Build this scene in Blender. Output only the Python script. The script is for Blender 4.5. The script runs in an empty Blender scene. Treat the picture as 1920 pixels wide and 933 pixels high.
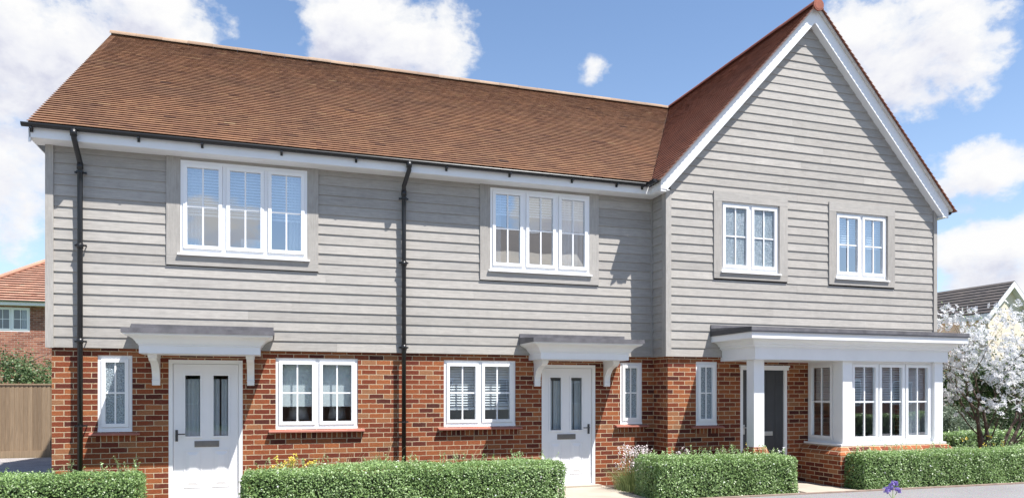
import bpy, math, random
import numpy as np
from mathutils import Vector, Matrix
random.seed(7); RNG = np.random.default_rng(11)
scene = bpy.context.scene
COL = scene.collection
R = math.radians

# ------------------------------------------------------------------ materials
class NT:
    def __init__(s, mat):
        s.t = mat.node_tree; s.n = s.t.nodes; s.l = s.t.links
    def add(s, typ, ins=None, **kw):
        nd = s.n.new(typ)
        for k, v in kw.items(): setattr(nd, k, v)
        for k, v in (ins or {}).items(): s.put(nd.inputs[k], v)
        return nd
    def put(s, sock, v):
        if isinstance(v, bpy.types.NodeSocket): s.l.new(v, sock)
        else:
            if isinstance(v, (tuple, list)) and len(v) == 3 and sock.type == 'RGBA': v = (*v, 1)
            sock.default_value = v
    def math(s, op, a, b=0.0, c=None, clamp=False):
        nd = s.n.new('ShaderNodeMath'); nd.operation = op; nd.use_clamp = clamp
        s.put(nd.inputs[0], a); s.put(nd.inputs[1], b)
        if c is not None: s.put(nd.inputs[2], c)
        return nd.outputs[0]
    def vmath(s, op, a, b=None):
        nd = s.n.new('ShaderNodeVectorMath'); nd.operation = op
        s.put(nd.inputs[0], a)
        if b is not None: s.put(nd.inputs[3 if op == 'SCALE' else 1], b)
        return nd.outputs[0]
    def ramp(s, fac, stops, interp='LINEAR'):
        nd = s.n.new('ShaderNodeValToRGB'); cr = nd.color_ramp; cr.interpolation = interp
        while len(cr.elements) < len(stops): cr.elements.new(0.5)
        for e, (p, c) in zip(cr.elements, stops):
            e.position = p; e.color = (*c, 1) if len(c) == 3 else c
        s.put(nd.inputs[0], fac); return nd.outputs[0]
    def mix(s, fac, a, b, blend='MIX'):
        nd = s.n.new('ShaderNodeMix'); nd.data_type = 'RGBA'; nd.blend_type = blend
        s.put(nd.inputs[0], fac); s.put(nd.inputs[6], a); s.put(nd.inputs[7], b)
        return nd.outputs[2]
    def noise(s, vec, scale, detail=3, rough=.5, out=0, dist=0.0):
        nd = s.add('ShaderNodeTexNoise', {'Scale': scale, 'Detail': detail, 'Roughness': rough, 'Distortion': dist})
        if vec is not None: s.put(nd.inputs['Vector'], vec)
        return nd.outputs[out]
    def mapping(s, vec, scale=(1, 1, 1), loc=(0, 0, 0)):
        return s.add('ShaderNodeMapping', {'Vector': vec, 'Scale': scale, 'Location': loc}).outputs[0]
    def attr(s, name='tint'):
        return s.add('ShaderNodeAttribute', attribute_name=name).outputs['Fac']

def new_mat(name):
    m = bpy.data.materials.new(name); m.use_nodes = True
    m.node_tree.nodes.clear(); t = NT(m)
    out = t.add('ShaderNodeOutputMaterial')
    b = t.add('ShaderNodeBsdfPrincipled'); t.l.new(b.outputs[0], out.inputs[0])
    return m, t, b, out
def coords(t): return t.add('ShaderNodeTexCoord')
def bump(t, b, h, strength=.3, dist=.01):
    bp = t.add('ShaderNodeBump', {'Height': h, 'Strength': strength, 'Distance': dist})
    t.l.new(bp.outputs[0], b.inputs['Normal'])

def simple(name, col, rough=.5, var=.08, nscale=6, metal=0, bmp=0.0, spec=.5):
    m, t, b, o = new_mat(name)
    c = coords(t).outputs['Object']
    n = t.noise(c, nscale, 5, .6)
    lo = tuple(x*(1-var) for x in col); hi = tuple(min(1, x*(1+var)) for x in col)
    t.put(b.inputs['Base Color'], t.ramp(n, [(.3, lo), (.7, hi)]))
    b.inputs['Roughness'].default_value = rough; b.inputs['Metallic'].default_value = metal
    b.inputs['Specular IOR Level'].default_value = spec
    if bmp: bump(t, b, t.noise(c, nscale*12, 4), bmp, .004)
    return m

def brick_mat(name, stops, mortar, bw=.225, rh=.075, ms=.0065, off=.5, dirt=.25):
    m, t, b, o = new_mat(name)
    uv = coords(t).outputs['UV']
    wob = t.vmath('SCALE', t.vmath('SUBTRACT', t.noise(uv, 22, 2, .5, 1), (.5, .5, .5)), .011)
    v = t.vmath('ADD', uv, wob)
    br = t.add('ShaderNodeTexBrick', {'Vector': v, 'Color1': (0, 0, 0), 'Color2': (1, 1, 1), 'Mortar': (.5, .5, .5),
        'Scale': 1.0, 'Mortar Size': ms, 'Mortar Smooth': .25, 'Bias': 0.0, 'Brick Width': bw, 'Row Height': rh},
        offset=off, offset_frequency=2, squash=1.0, squash_frequency=2)
    base = t.ramp(br.outputs['Color'], stops)
    n1 = t.noise(uv, 55, 5, .65); n2 = t.noise(uv, 9, 4, .6)
    base = t.mix(.75, base, t.ramp(n1, [(.25, (.45, .42, .42)), (.75, (1.35, 1.32, 1.3))]), 'MULTIPLY')
    base = t.mix(t.ramp(n2, [(.55, (0, 0, 0)), (.75, (.35, .35, .35))]), base, (.16, .10, .07))
    mort = t.mix(.6, (*mortar, 1), t.ramp(t.noise(uv, 30, 4, .6), [(.3, (.7, .7, .7)), (.75, (1.15, 1.15, 1.12))]), 'MULTIPLY')
    colr = t.mix(br.outputs['Fac'], base, mort)
    big = t.noise(t.mapping(uv, (1.3, .8, 1)), 1.0, 6, .65)
    colr = t.mix(dirt, colr, t.ramp(big, [(.3, (.55, .55, .56)), (.7, (1.15, 1.15, 1.15))]), 'MULTIPLY')
    t.put(b.inputs['Base Color'], colr); b.inputs['Roughness'].default_value = .88
    b.inputs['Specular IOR Level'].default_value = .25
    h = t.math('ADD', t.math('MULTIPLY', t.math('SUBTRACT', 1.0, br.outputs['Fac']), .8), t.math('MULTIPLY', n1, .35))
    bump(t, b, h, .8, .010)
    return m

BRK = [(0.0, (.075, .022, .016)), (.14, (.15, .034, .019)), (.35, (.205, .052, .023)), (.6, (.265, .074, .030)), (.83, (.34, .115, .042)), (1, (.30, .145, .072))]
M = {}
M['brick'] = brick_mat('red_brick', BRK, (.58, .45, .30), ms=.0060)
M['brick_edge'] = brick_mat('brick_on_edge', BRK[:5], (.55, .43, .28), bw=.075, rh=.40, off=0)
M['brick_far'] = brick_mat('far_red_brick', [(0, (.20, .07, .045)), (.5, (.33, .13, .085)), (1, (.44, .20, .13))], (.45, .38, .32))

def clad_mat():
    m, t, b, o = new_mat('grey_weatherboard')
    uv = coords(t).outputs['UV']; ti = t.attr()
    off = t.add('ShaderNodeCombineXYZ', {'X': t.math('MULTIPLY', ti, 37.0), 'Y': t.math('MULTIPLY', ti, 11.0)}).outputs[0]
    v = t.vmath('ADD', uv, off)
    g = t.noise(t.mapping(v, (2.2, 75, 1)), 1.0, 6, .65, dist=.4)
    g2 = t.noise(t.mapping(v, (7, 22, 1)), 1.0, 5, .7)
    big = t.noise(v, .9, 4, .6)
    base = t.ramp(ti, [(0, (.338, .320, .296)), (1, (.405, .385, .358))])
    base = t.mix(.55, base, t.ramp(g, [(.28, (.66, .65, .64)), (.5, (1, 1, 1)), (.72, (1.2, 1.19, 1.17))]), 'MULTIPLY')
    base = t.mix(.5, base, t.ramp(g2, [(.3, (.76, .75, .74)), (.7, (1.15, 1.14, 1.12))]), 'MULTIPLY')
    base = t.mix(.5, base, t.ramp(big, [(.3, (.82, .82, .82)), (.7, (1.10, 1.08, 1.05))]), 'MULTIPLY')
    streak = t.noise(t.mapping(uv, (9, .45, 1)), 1.0, 5, .7)
    base = t.mix(.22, base, t.ramp(streak, [(.3, (.86, .855, .84)), (.6, (1.04, 1.04, 1.04))]), 'MULTIPLY')
    vor = t.add('ShaderNodeTexVoronoi', {'Vector': t.mapping(v, (1.3, 4.5, 1)), 'Scale': 1.0}, feature='F1')
    kn = t.ramp(vor.outputs['Distance'], [(0, (1, 1, 1)), (.035, (.5, .5, .5)), (.07, (0, 0, 0))])
    base = t.mix(t.math('MULTIPLY', kn, .45), base, (.24, .21, .18))
    t.put(b.inputs['Base Color'], base); b.inputs['Roughness'].default_value = .75
    b.inputs['Specular IOR Level'].default_value = .3
    bump(t, b, t.math('ADD', g, t.math('MULTIPLY', g2, .6)), .45, .004)
    return m
M['clad'] = clad_mat()
def clad_vert():
    m = M['clad'].copy(); m.name = 'grey_weatherboard_upright'
    for nd in m.node_tree.nodes:
        if nd.type == 'MAPPING':
            s = nd.inputs['Scale'].default_value; nd.inputs['Scale'].default_value = (s[1], s[0], 1)
    return m
M['cladv'] = clad_vert()

def tile_mat(name, stops, bp=.4):
    m, t, b, o = new_mat(name)
    c = coords(t).outputs['Object']; ti = t.attr()
    base = t.ramp(ti, stops)
    n = t.noise(c, 40, 5, .7); n2 = t.noise(c, 1.1, 4, .6); n3 = t.noise(c, 6, 4, .6)
    base = t.mix(.6, base, t.ramp(n, [(.3, (.7, .7, .7)), (.7, (1.25, 1.22, 1.2))]), 'MULTIPLY')
    base = t.mix(.7, base, t.ramp(n2, [(.3, (.78, .80, .84)), (.7, (1.18, 1.12, 1.05))]), 'MULTIPLY')
    base = t.mix(.35, base, t.ramp(n3, [(.35, (.75, .78, .8)), (.65, (1.1, 1.1, 1.1))]), 'MULTIPLY')
    t.put(b.inputs['Base Color'], base); b.inputs['Roughness'].default_value = .8
    b.inputs['Specular IOR Level'].default_value = .3
    bump(t, b, n, bp, .004)
    return m
M['tile'] = tile_mat('clay_roof_tile', [(0, (.080, .044, .033)), (.15, (.150, .075, .048)), (.5, (.226, .119, .069)), (.85, (.268, .152, .084)), (1, (.30, .195, .110))])
M['tile_red'] = tile_mat('red_clay_roof_tile', [(0, (.15, .062, .045)), (.5, (.24, .098, .064)), (1, (.30, .14, .09))])
M['ridge'] = tile_mat('clay_ridge_tile', [(0, (.24, .165, .115)), (1, (.33, .24, .17))])
M['ridge_red'] = tile_mat('red_ridge_tile', [(0, (.26, .085, .055)), (1, (.33, .12, .08))])
M['tile_far'] = tile_mat('orange_pantile', [(0, (.32, .16, .11)), (.5, (.43, .235, .165)), (1, (.52, .32, .23))])
M['slate'] = tile_mat('dark_roof_tile', [(0, (.085, .073, .069)), (.5, (.115, .10, .094)), (1, (.15, .13, .12))])
M['pale_tile'] = tile_mat('pale_roof_tile', [(0, (.45, .40, .33)), (1, (.66, .60, .50))])

M['white'] = simple('white_gloss_paint', (.80, .80, .80), .35, .03, 3)
M['upvc'] = simple('white_window_plastic', (.82, .82, .82), .28, .02, 3)
M['door_white'] = simple('white_door_skin', (.80, .80, .81), .38, .03, 2, bmp=.05)
M['door_grey'] = simple('anthracite_door_skin', (.045, .048, .053), .4, .12, 3, bmp=.1)
M['black'] = simple('black_plastic', (.012, .012, .013), .35, .2, 8)
M['steel'] = simple('brushed_steel', (.55, .55, .54), .35, .1, 20, metal=.9)
M['dark_steel'] = simple('dark_handle_metal', (.08, .08, .085), .35, .1, 20, metal=.6)
M['letter_grey'] = simple('grey_letter_plate', (.20, .19, .18), .4, .1, 10, metal=.5)
M['lead'] = simple('grey_lead_sheet', (.115, .11, .118), .6, .35, 5, bmp=.3)
M['lead_dark'] = simple('dark_roof_edge', (.035, .037, .045), .45, .2, 9)
M['sill_red'] = simple('red_clay_sill', (.34, .125, .09), .6, .14, 9, bmp=.2)
M['plaster'] = simple('room_plaster', (.78, .76, .73), .9, .03, 2)
M['carpet'] = simple('room_floor', (.42, .38, .33), .95, .1, 5)
M['blind'] = simple('white_blind_slat', (.86, .86, .86), .5, .03, 4)
M['shade_cloth'] = simple('pale_roller_blind_cloth', (.80, .84, .84), .9, .05, 4)
M['curtain'] = simple('curtain_cloth', (.80, .81, .83), .9, .06, 6)
M['mortar_under'] = simple('verge_mortar', (.62, .58, .53), .9, .12, 14, bmp=.3)
M['dark_under'] = simple('roof_felt', (.02, .018, .017), .9, .1, 4)
M['soil'] = simple('bed_soil', (.085, .062, .045), .95, .4, 9, bmp=.8)
M['concrete'] = simple('beige_concrete_path', (.36, .315, .255), .9, .12, 2.2, bmp=.35)
M['kerb'] = simple('brown_kerb_stone', (.27, .20, .16), .85, .2, 5, bmp=.4)
M['cream'] = simple('cream_render', (.72, .62, .48), .9, .06, 2)
M['peach'] = simple('peach_render', (.62, .36, .20), .9, .06, 2)
M['furn'] = simple('grey_upholstery', (.30, .29, .29), .9, .1, 6)
M['timber'] = simple('brown_furniture_wood', (.22, .12, .07), .6, .15, 6)

def road_mat():
    m, t, b, o = new_mat('grey_asphalt')
    c = coords(t).outputs['Object']
    n = t.noise(c, 90, 4, .8); n2 = t.noise(c, .7, 4, .6)
    sp = t.add('ShaderNodeTexVoronoi', {'Vector': c, 'Scale': 130.0}, feature='F1').outputs['Color']
    col = t.ramp(n, [(.3, (.13, .125, .125)), (.7, (.27, .26, .26))])
    col = t.mix(.35, col, sp, 'SOFT_LIGHT')
    col = t.mix(.5, col, t.ramp(n2, [(.3, (.78, .78, .78)), (.7, (1.15, 1.14, 1.12))]), 'MULTIPLY')
    t.put(b.inputs['Base Color'], col); b.inputs['Roughness'].default_value = .9
    bump(t, b, n, .6, .006)
    return m
M['road'] = road_mat()
def paver_mat():
    m = brick_mat('grey_block_paving', [(0, (.30, .29, .29)), (1, (.42, .40, .39))], (.20, .19, .18), .2, .1, .004)
    return m
M['paver'] = paver_mat()
def grass_mat():
    m, t, b, o = new_mat('mown_grass')
    c = coords(t).outputs['Object']
    n = t.noise(c, 60, 5, .8); n2 = t.noise(c, .6, 4, .6)
    col = t.ramp(n, [(.3, (.035, .065, .018)), (.7, (.12, .19, .05))])
    col = t.mix(.6, col, t.ramp(n2, [(.3, (.75, .8, .7)), (.7, (1.25, 1.15, 1.0))]), 'MULTIPLY')
    t.put(b.inputs['Base Color'], col); b.inputs['Roughness'].default_value = .9
    bump(t, b, n, .8, .03)
    return m
M['grass'] = grass_mat()
def fence_mat():
    m, t, b, o = new_mat('weathered_fence_board')
    c = coords(t).outputs['UV']; ti = t.attr()
    off = t.add('ShaderNodeCombineXYZ', {'X': t.math('MULTIPLY', ti, 17.0), 'Y': t.math('MULTIPLY', ti, 5.0)}).outputs[0]
    v = t.vmath('ADD', c, off)
    g = t.noise(t.mapping(v, (40, 2, 1)), 1.0, 5, .65, dist=.6)
    col = t.ramp(ti, [(0, (.20, .140, .088)), (1, (.31, .225, .145))])
    col = t.mix(.8, col, t.ramp(g, [(.3, (.68, .66, .62)), (.7, (1.2, 1.18, 1.14))]), 'MULTIPLY')
    t.put(b.inputs['Base Color'], col); b.inputs['Roughness'].default_value = .85
    bump(t, b, g, .4, .006)
    return m
M['fence'] = fence_mat()

def glass_mat(name='window_glass', refl=.16, tint=(.80, .86, .88)):
    m, t, b, o = new_mat(name)
    t.n.remove(b)
    tr = t.add('ShaderNodeBsdfTransparent', {'Color': (*tint, 1)})
    gl = t.add('ShaderNodeBsdfGlossy', {'Color': (.95, .97, 1, 1), 'Roughness': 0.0})
    c = coords(t).outputs['Object']
    bp = t.add('ShaderNodeBump', {'Height': t.noise(c, .9, 2, .5), 'Strength': .25, 'Distance': .02})
    t.l.new(bp.outputs[0], gl.inputs['Normal'])
    ge = t.add('ShaderNodeNewGeometry')
    dt = t.n.new('ShaderNodeVectorMath'); dt.operation = 'DOT_PRODUCT'
    t.l.new(ge.outputs['Incoming'], dt.inputs[0]); t.l.new(ge.outputs['Normal'], dt.inputs[1])
    fr = t.math('POWER', t.math('SUBTRACT', 1.0, t.math('ABSOLUTE', dt.outputs['Value']), clamp=True), 4.0)
    fac = t.math('ADD', t.math('MULTIPLY', fr, .8), refl, clamp=True)
    mx = t.add('ShaderNodeMixShader'); t.put(mx.inputs[0], fac)
    t.l.new(tr.outputs[0], mx.inputs[1]); t.l.new(gl.outputs[0], mx.inputs[2]); t.l.new(mx.outputs[0], o.inputs[0])
    return m
M['glass'] = glass_mat('window_glass', .42, (.80, .88, .93))
M['glass_low'] = glass_mat('ground_floor_glass', .28, (.88, .93, .95))
M['glass_door'] = glass_mat('door_glass', .10, (.70, .76, .78))
def frost_mat():
    m, t, b, o = new_mat('obscured_patterned_glass')
    c = coords(t).outputs['Object']
    v1 = t.add('ShaderNodeTexVoronoi', {'Vector': c, 'Scale': 55.0}, feature='F1').outputs['Distance']
    n = t.noise(c, 120, 3, .7)
    b.inputs['Roughness'].default_value = .12
    t.put(b.inputs['Base Color'], t.ramp(t.noise(c, 75, 4, .75), [(.38, (.07, .10, .125)), (.62, (.38, .45, .49))]))
    b.inputs['Specular IOR Level'].default_value = 1.0
    b.inputs['Coat Weight'].default_value = .5; b.inputs['Coat Roughness'].default_value = .05
    bump(t, b, t.math('ADD', v1, t.math('MULTIPLY', n, .5)), 1.0, .008)
    return m
M['frost'] = frost_mat()

def leaf_mat(name, stops, rough=.38, trans=.35, spec=.5):
    m, t, b, o = new_mat(name)
    ti = t.attr()
    colr = t.ramp(ti, stops)
    t.put(b.inputs['Base Color'], colr); b.inputs['Roughness'].default_value = rough
    b.inputs['Specular IOR Level'].default_value = spec
    tl = t.add('ShaderNodeBsdfTranslucent'); t.l.new(colr, tl.inputs[0])
    mx = t.add('ShaderNodeMixShader', {0: trans})
    t.l.new(b.outputs[0], mx.inputs[1]); t.l.new(tl.outputs[0], mx.inputs[2]); t.l.new(mx.outputs[0], o.inputs[0])
    return m
M['hedge'] = leaf_mat('hedge_leaf', [(0, (.07, .13, .038)), (.45, (.245, .37, .12)), (.85, (.38, .52, .25)), (1, (.56, .62, .40))], .40)
M['hedge_core'] = simple('hedge_twig_shade', (.022, .032, .012), .9, .5, 30)  # twig colour darkened to put shade into the gaps between leaves
M['dark_leaf'] = leaf_mat('dark_tree_leaf', [(0, (.022, .045, .014)), (.6, (.05, .085, .026)), (1, (.10, .14, .045))], .5)
M['mid_leaf'] = leaf_mat('shrub_leaf', [(0, (.05, .085, .03)), (.6, (.12, .18, .07)), (1, (.26, .32, .15))], .45)
M['silver_leaf'] = leaf_mat('silver_leaf', [(0, (.10, .13, .085)), (.6, (.22, .27, .19)), (1, (.38, .43, .33))], .55)
M['lime_leaf'] = leaf_mat('lime_leaf', [(0, (.30, .32, .05)), (1, (.62, .56, .10))], .5)
M['blossom'] = leaf_mat('white_petal', [(0, (.68, .68, .70)), (1, (.86, .86, .87))], .5, .4, .3)
M['yellow'] = leaf_mat('yellow_petal', [(0, (.62, .42, .03)), (1, (.85, .72, .12))], .5)
M['purple'] = leaf_mat('purple_petal', [(0, (.24, .17, .48)), (1, (.46, .37, .74))], .5)
M['pinkish'] = leaf_mat('pale_pink_petal', [(0, (.70, .58, .60)), (1, (.84, .80, .80))], .5)
M['straw'] = leaf_mat('straw_grass_blade', [(0, (.22, .24, .10)), (1, (.55, .47, .27))], .6)
M['greenblade'] = leaf_mat('green_grass_blade', [(0, (.10, .15, .05)), (1, (.32, .38, .16))], .5)
M['bark'] = simple('brown_bark', (.10, .070, .052), .9, .35, 14, bmp=.6)
M['stem'] = simple('green_stem', (.14, .20, .07), .7, .2, 20)

# ------------------------------------------------------------------ mesh builder
class MB:
    def __init__(s, xf=None): s.v = []; s.f = []; s.t = []; s.sm = []; s.xf = xf
    def vs(s, pts):
        i = len(s.v)
        for p in pts:
            s.v.append(tuple(s.xf(p)) if s.xf else tuple(p))
        return i
    def face(s, pts, tint=.5, smooth=False):
        i = s.vs(pts); s.f.append(tuple(range(i, i+len(pts)))); s.t.append(tint); s.sm.append(smooth)
    def box(s, x0, y0, z0, x1, y1, z1, tint=.5):
        i = s.vs([(x0,y0,z0),(x1,y0,z0),(x1,y1,z0),(x0,y1,z0),(x0,y0,z1),(x1,y0,z1),(x1,y1,z1),(x0,y1,z1)])
        for q in ((0,3,2,1),(4,5,6,7),(0,1,5,4),(1,2,6,5),(2,3,7,6),(3,0,4,7)):
            s.f.append(tuple(i+k for k in q)); s.t.append(tint); s.sm.append(False)
    def hexa(s, p, tint=.5):   # eight corners: 4 lower, 4 upper
        i = s.vs(p)
        for q in ((0,3,2,1),(4,5,6,7),(0,1,5,4),(1,2,6,5),(2,3,7,6),(3,0,4,7)):
            s.f.append(tuple(i+k for k in q)); s.t.append(tint); s.sm.append(False)
    def prism(s, poly, axis, a, b, tint=.5):
        # poly: 2D points; axis 'x': (y,z) extruded x a..b ; 'y': (x,z) extruded y
        def P(q, w): return (w, q[0], q[1]) if axis == 'x' else (q[0], w, q[1]) if axis == 'y' else (q[0], q[1], w)
        n = len(poly); i = s.vs([P(q, a) for q in poly] + [P(q, b) for q in poly])
        s.f.append(tuple(range(i, i+n))); s.f.append(tuple(range(i+2*n-1, i+n-1, -1)))
        s.t += [tint]*2; s.sm += [False]*2
        for k in range(n):
            k2 = (k+1) % n
            s.f.append((i+k, i+n+k, i+n+k2, i+k2)); s.t.append(tint); s.sm.append(False)
    def tube(s, pts, rad, seg=10, tint=.5, smooth=True, caps=True):
        pts = [Vector(p) for p in pts]; rs = rad if isinstance(rad, (list, tuple)) else [rad]*len(pts)
        rings = []; up = None
        for k, p in enumerate(pts):
            d = (pts[min(k+1, len(pts)-1)] - pts[max(k-1, 0)]).normalized()
            if up is None:
                up = Vector((0, 0, 1)) if abs(d.z) < .9 else Vector((1, 0, 0))
            a = d.cross(up).normalized(); up = a.cross(d).normalized()
            rings.append(s.vs([p + (a*math.cos(2*math.pi*j/seg) + up*math.sin(2*math.pi*j/seg))*rs[k] for j in range(seg)]))
        for k in range(len(rings)-1):
            for j in range(seg):
                j2 = (j+1) % seg
                s.f.append((rings[k]+j, rings[k]+j2, rings[k+1]+j2, rings[k+1]+j)); s.t.append(tint); s.sm.append(smooth)
        if caps:
            for r in (rings[0], rings[-1]):
                s.f.append(tuple(r+j for j in range(seg))); s.t.append(tint); s.sm.append(False)
    def build(s, name, mat, parent=None, recalc=True, bevel=0):
        me = bpy.data.meshes.new(name); me.from_pydata(s.v, [], s.f)
        at = me.attributes.new('tint', 'FLOAT', 'FACE'); at.data.foreach_set('value', np.array(s.t, dtype=np.float32))
        me.polygons.foreach_set('use_smooth', np.array(s.sm, dtype=bool))
        uvl = me.uv_layers.new(name='UVMap')
        V = np.array(s.v); uv = np.zeros((len(me.loops), 2), dtype=np.float32); li = 0
        for f in s.f:
            P = V[list(f)]
            n = np.cross(P[1]-P[0], P[2]-P[0]); a = np.abs(n)
            if a[1] >= a[0] and a[1] >= a[2]: q = P[:, [0, 2]]
            elif a[0] >= a[2]: q = np.stack([P[:, 1]+.11, P[:, 2]], 1)
            else: q = P[:, [0, 1]]
            uv[li:li+len(f)] = q; li += len(f)
        uvl.data.foreach_set('uv', uv.ravel())
        me.materials.append(mat); me.update()
        if recalc:
            import bmesh
            bm = bmesh.new(); bm.from_mesh(me); bmesh.ops.recalc_face_normals(bm, faces=bm.faces); bm.to_mesh(me); bm.free()
        o = bpy.data.objects.new(name, me); COL.objects.link(o)
        if parent:
            o.parent = parent
            o.matrix_parent_inverse = inv_world(parent)
        if bevel:
            bv = o.modifiers.new('soft_edges', 'BEVEL'); bv.width = bevel; bv.segments = 2; bv.limit_method = 'ANGLE'
        return o

def build_loose(mb, name, mat, parent=None, **kw):
    """one object per connected piece"""
    par = list(range(len(mb.v)))
    def find(a):
        while par[a] != a: par[a] = par[par[a]]; a = par[a]
        return a
    for f in mb.f:
        for k in f[1:]: par[find(k)] = find(f[0])
    groups = {}
    for fi, f in enumerate(mb.f): groups.setdefault(find(f[0]), []).append(fi)
    out = []
    for g in groups.values():
        m = MB(); idx = {}
        for fi in g:
            nf = []
            for v in mb.f[fi]:
                if v not in idx: idx[v] = len(m.v); m.v.append(mb.v[v])
                nf.append(idx[v])
            m.f.append(tuple(nf)); m.t.append(mb.t[fi]); m.sm.append(mb.sm[fi])
        out.append(m.build(name, mat, parent, **kw))
    return out
def inv_world(p):
    m = Matrix.Identity(4); q = p
    if p.type == 'EMPTY': m = Matrix.Translation(p.location)
    return m.inverted()
def tag(o, label, cat, group=None, kind=None):
    if label: o['label'] = label
    if cat: o['category'] = cat
    if group: o['group'] = group
    if kind: o['kind'] = kind
    return o
def thing(name, loc, label, cat, group=None):
    o = bpy.data.objects.new(name, None); COL.objects.link(o); o.location = loc
    o.empty_display_size = .3
    return tag(o, label, cat, group)
def struct(o): o['kind'] = 'structure'; return o
def rnd(a=0., b=1.): return random.uniform(a, b)

# ------------------------------------------------------------------ key dimensions (metres)
XL, XC, XR = -2.849, 6.424, 12.20        # main block left, inner corner, wing right (brick)
YW = -.48                                # wing front
ZB = 2.22                                # bottom of weatherboarding
house = thing('terraced_house', (4.5, 0, 0), 'terrace of brick and grey weatherboard homes with brown tiled roof and white gable', 'house')

def wall(mb, plane, y, a0, a1, z0, z1, holes, reveal=.10, sgn=1):
    """vertical wall with openings; plane 'y' = facing -Y at y; holes (a0,a1,z0,z1)"""
    A = sorted({a0, a1, *[h[0] for h in holes], *[h[1] for h in holes]}); Z = sorted({z0, z1, *[h[2] for h in holes], *[h[3] for h in holes]})
    A = [a for a in A if a0 <= a <= a1]; Z = [z for z in Z if z0 <= z <= z1]
    for i in range(len(A)-1):
        for j in range(len(Z)-1):
            ca = (A[i]+A[i+1])/2; cz = (Z[j]+Z[j+1])/2
            if any(h[0] < ca < h[1] and h[2] < cz < h[3] for h in holes): continue
            mb.face([(A[i], y, Z[j]), (A[i+1], y, Z[j]), (A[i+1], y, Z[j+1]), (A[i], y, Z[j+1])])
    for (p, q, r, s) in holes:
        yb = y + reveal
        mb.face([(p, y, r), (p, yb, r), (p, yb, s), (p, y, s)]); mb.face([(q, y, r), (q, yb, r), (q, yb, s), (q, y, s)])
        mb.face([(p, y, r), (q, y, r), (q, yb, r), (p, yb, r)]); mb.face([(p, y, s), (q, y, s), (q, yb, s), (p, yb, s)])

# window table: (x0,x1,z0,z1)
W_LOW_MAIN = [(-2.289, -1.852, 1.045, 2.12), (.082, 1.292, 1.045, 2.12), (2.65, 3.86, 1.045, 2.12), (5.77, 6.195, 1.045, 2.12)]
DOORS_MAIN = [(-1.383, -.383, 0, 2.07), (4.32, 5.30, 0, 2.065)]
W_LOW_WING = [(6.973, 7.398, 1.03, 2.13)]
DOOR_WING = [(7.864, 8.852, 0, 2.07)]
BAY_HOLE = [(9.40, 11.40, .72, 2.15)]
mb = MB()
wall(mb, 'y', 0, XL, XC, -.2, 2.32, W_LOW_MAIN+DOORS_MAIN)
mb.face([(XC, 0, -.2), (XC, YW, -.2), (XC, YW, 2.32), (XC, 0, 2.32)])
wall(mb, 'y', YW, XC, XR, -.2, 2.32, W_LOW_WING+DOOR_WING+BAY_HOLE)
mb.face([(XR, YW, -.2), (XR, 8.8, -.2), (XR, 8.8, 2.32), (XR, YW, 2.32)])
mb.face([(XL, 0, -.2), (XL, 8.8, -.2), (XL, 8.8, 2.32), (XL, 0, 2.32)])
mb.face([(XL, 8.8, -.2), (XR, 8.8, -.2), (XR, 8.8, 2.32), (XL, 8.8, 2.32)])
mb.build('brick_wall', M['brick'], house)
# brick-on-edge rows below the sills
mb = MB()
for (a, b, z0, z1), y in [(w, 0) for w in W_LOW_MAIN] + [(w, YW) for w in W_LOW_WING]:
    mb.box(a-.02, y-.004, z0-.135, b+.06, y+.02, z0-.045)
build_loose(mb, 'brick_edging', M['brick_edge'], house)

# interior
mb = MB()
yi = 4.2
mb.face([(XL+.1, yi, 0), (XR-.1, yi, 0), (XR-.1, yi, 5.2), (XL+.1, yi, 5.2)])
for x in (XL+.12, -1.5, -.28, 2.0, 4.25, 5.4, 6.6, 7.75, 9.0, XR-.12):
    mb.face([(x, .13 if x < 6.5 else YW+.13, 0), (x, yi, 0), (x, yi, 2.45), (x, .13 if x < 6.5 else YW+.13, 2.45)])
for x in (XL+.12, 2.0, 6.5, 9.3, XR-.12):
    mb.face([(x, .1 if x < 6.45 else YW+.1, 2.5), (x, yi, 2.5), (x, yi, 5.2), (x, .1 if x < 6.45 else YW+.1, 5.2)])
mb.build('room_wall', M['plaster'], house)
mb = MB()
for z in (.05, 2.40, 2.50, 5.15):
    mb.face([(XL+.1, .12, z), (6.55, .12, z), (6.55, yi, z), (XL+.1, yi, z)])
    mb.face([(6.551, YW+.12, z), (XR-.1, YW+.12, z), (XR-.1, yi, z), (6.551, yi, z)])
mb.build('room_floor', M['carpet'], house)

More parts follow.
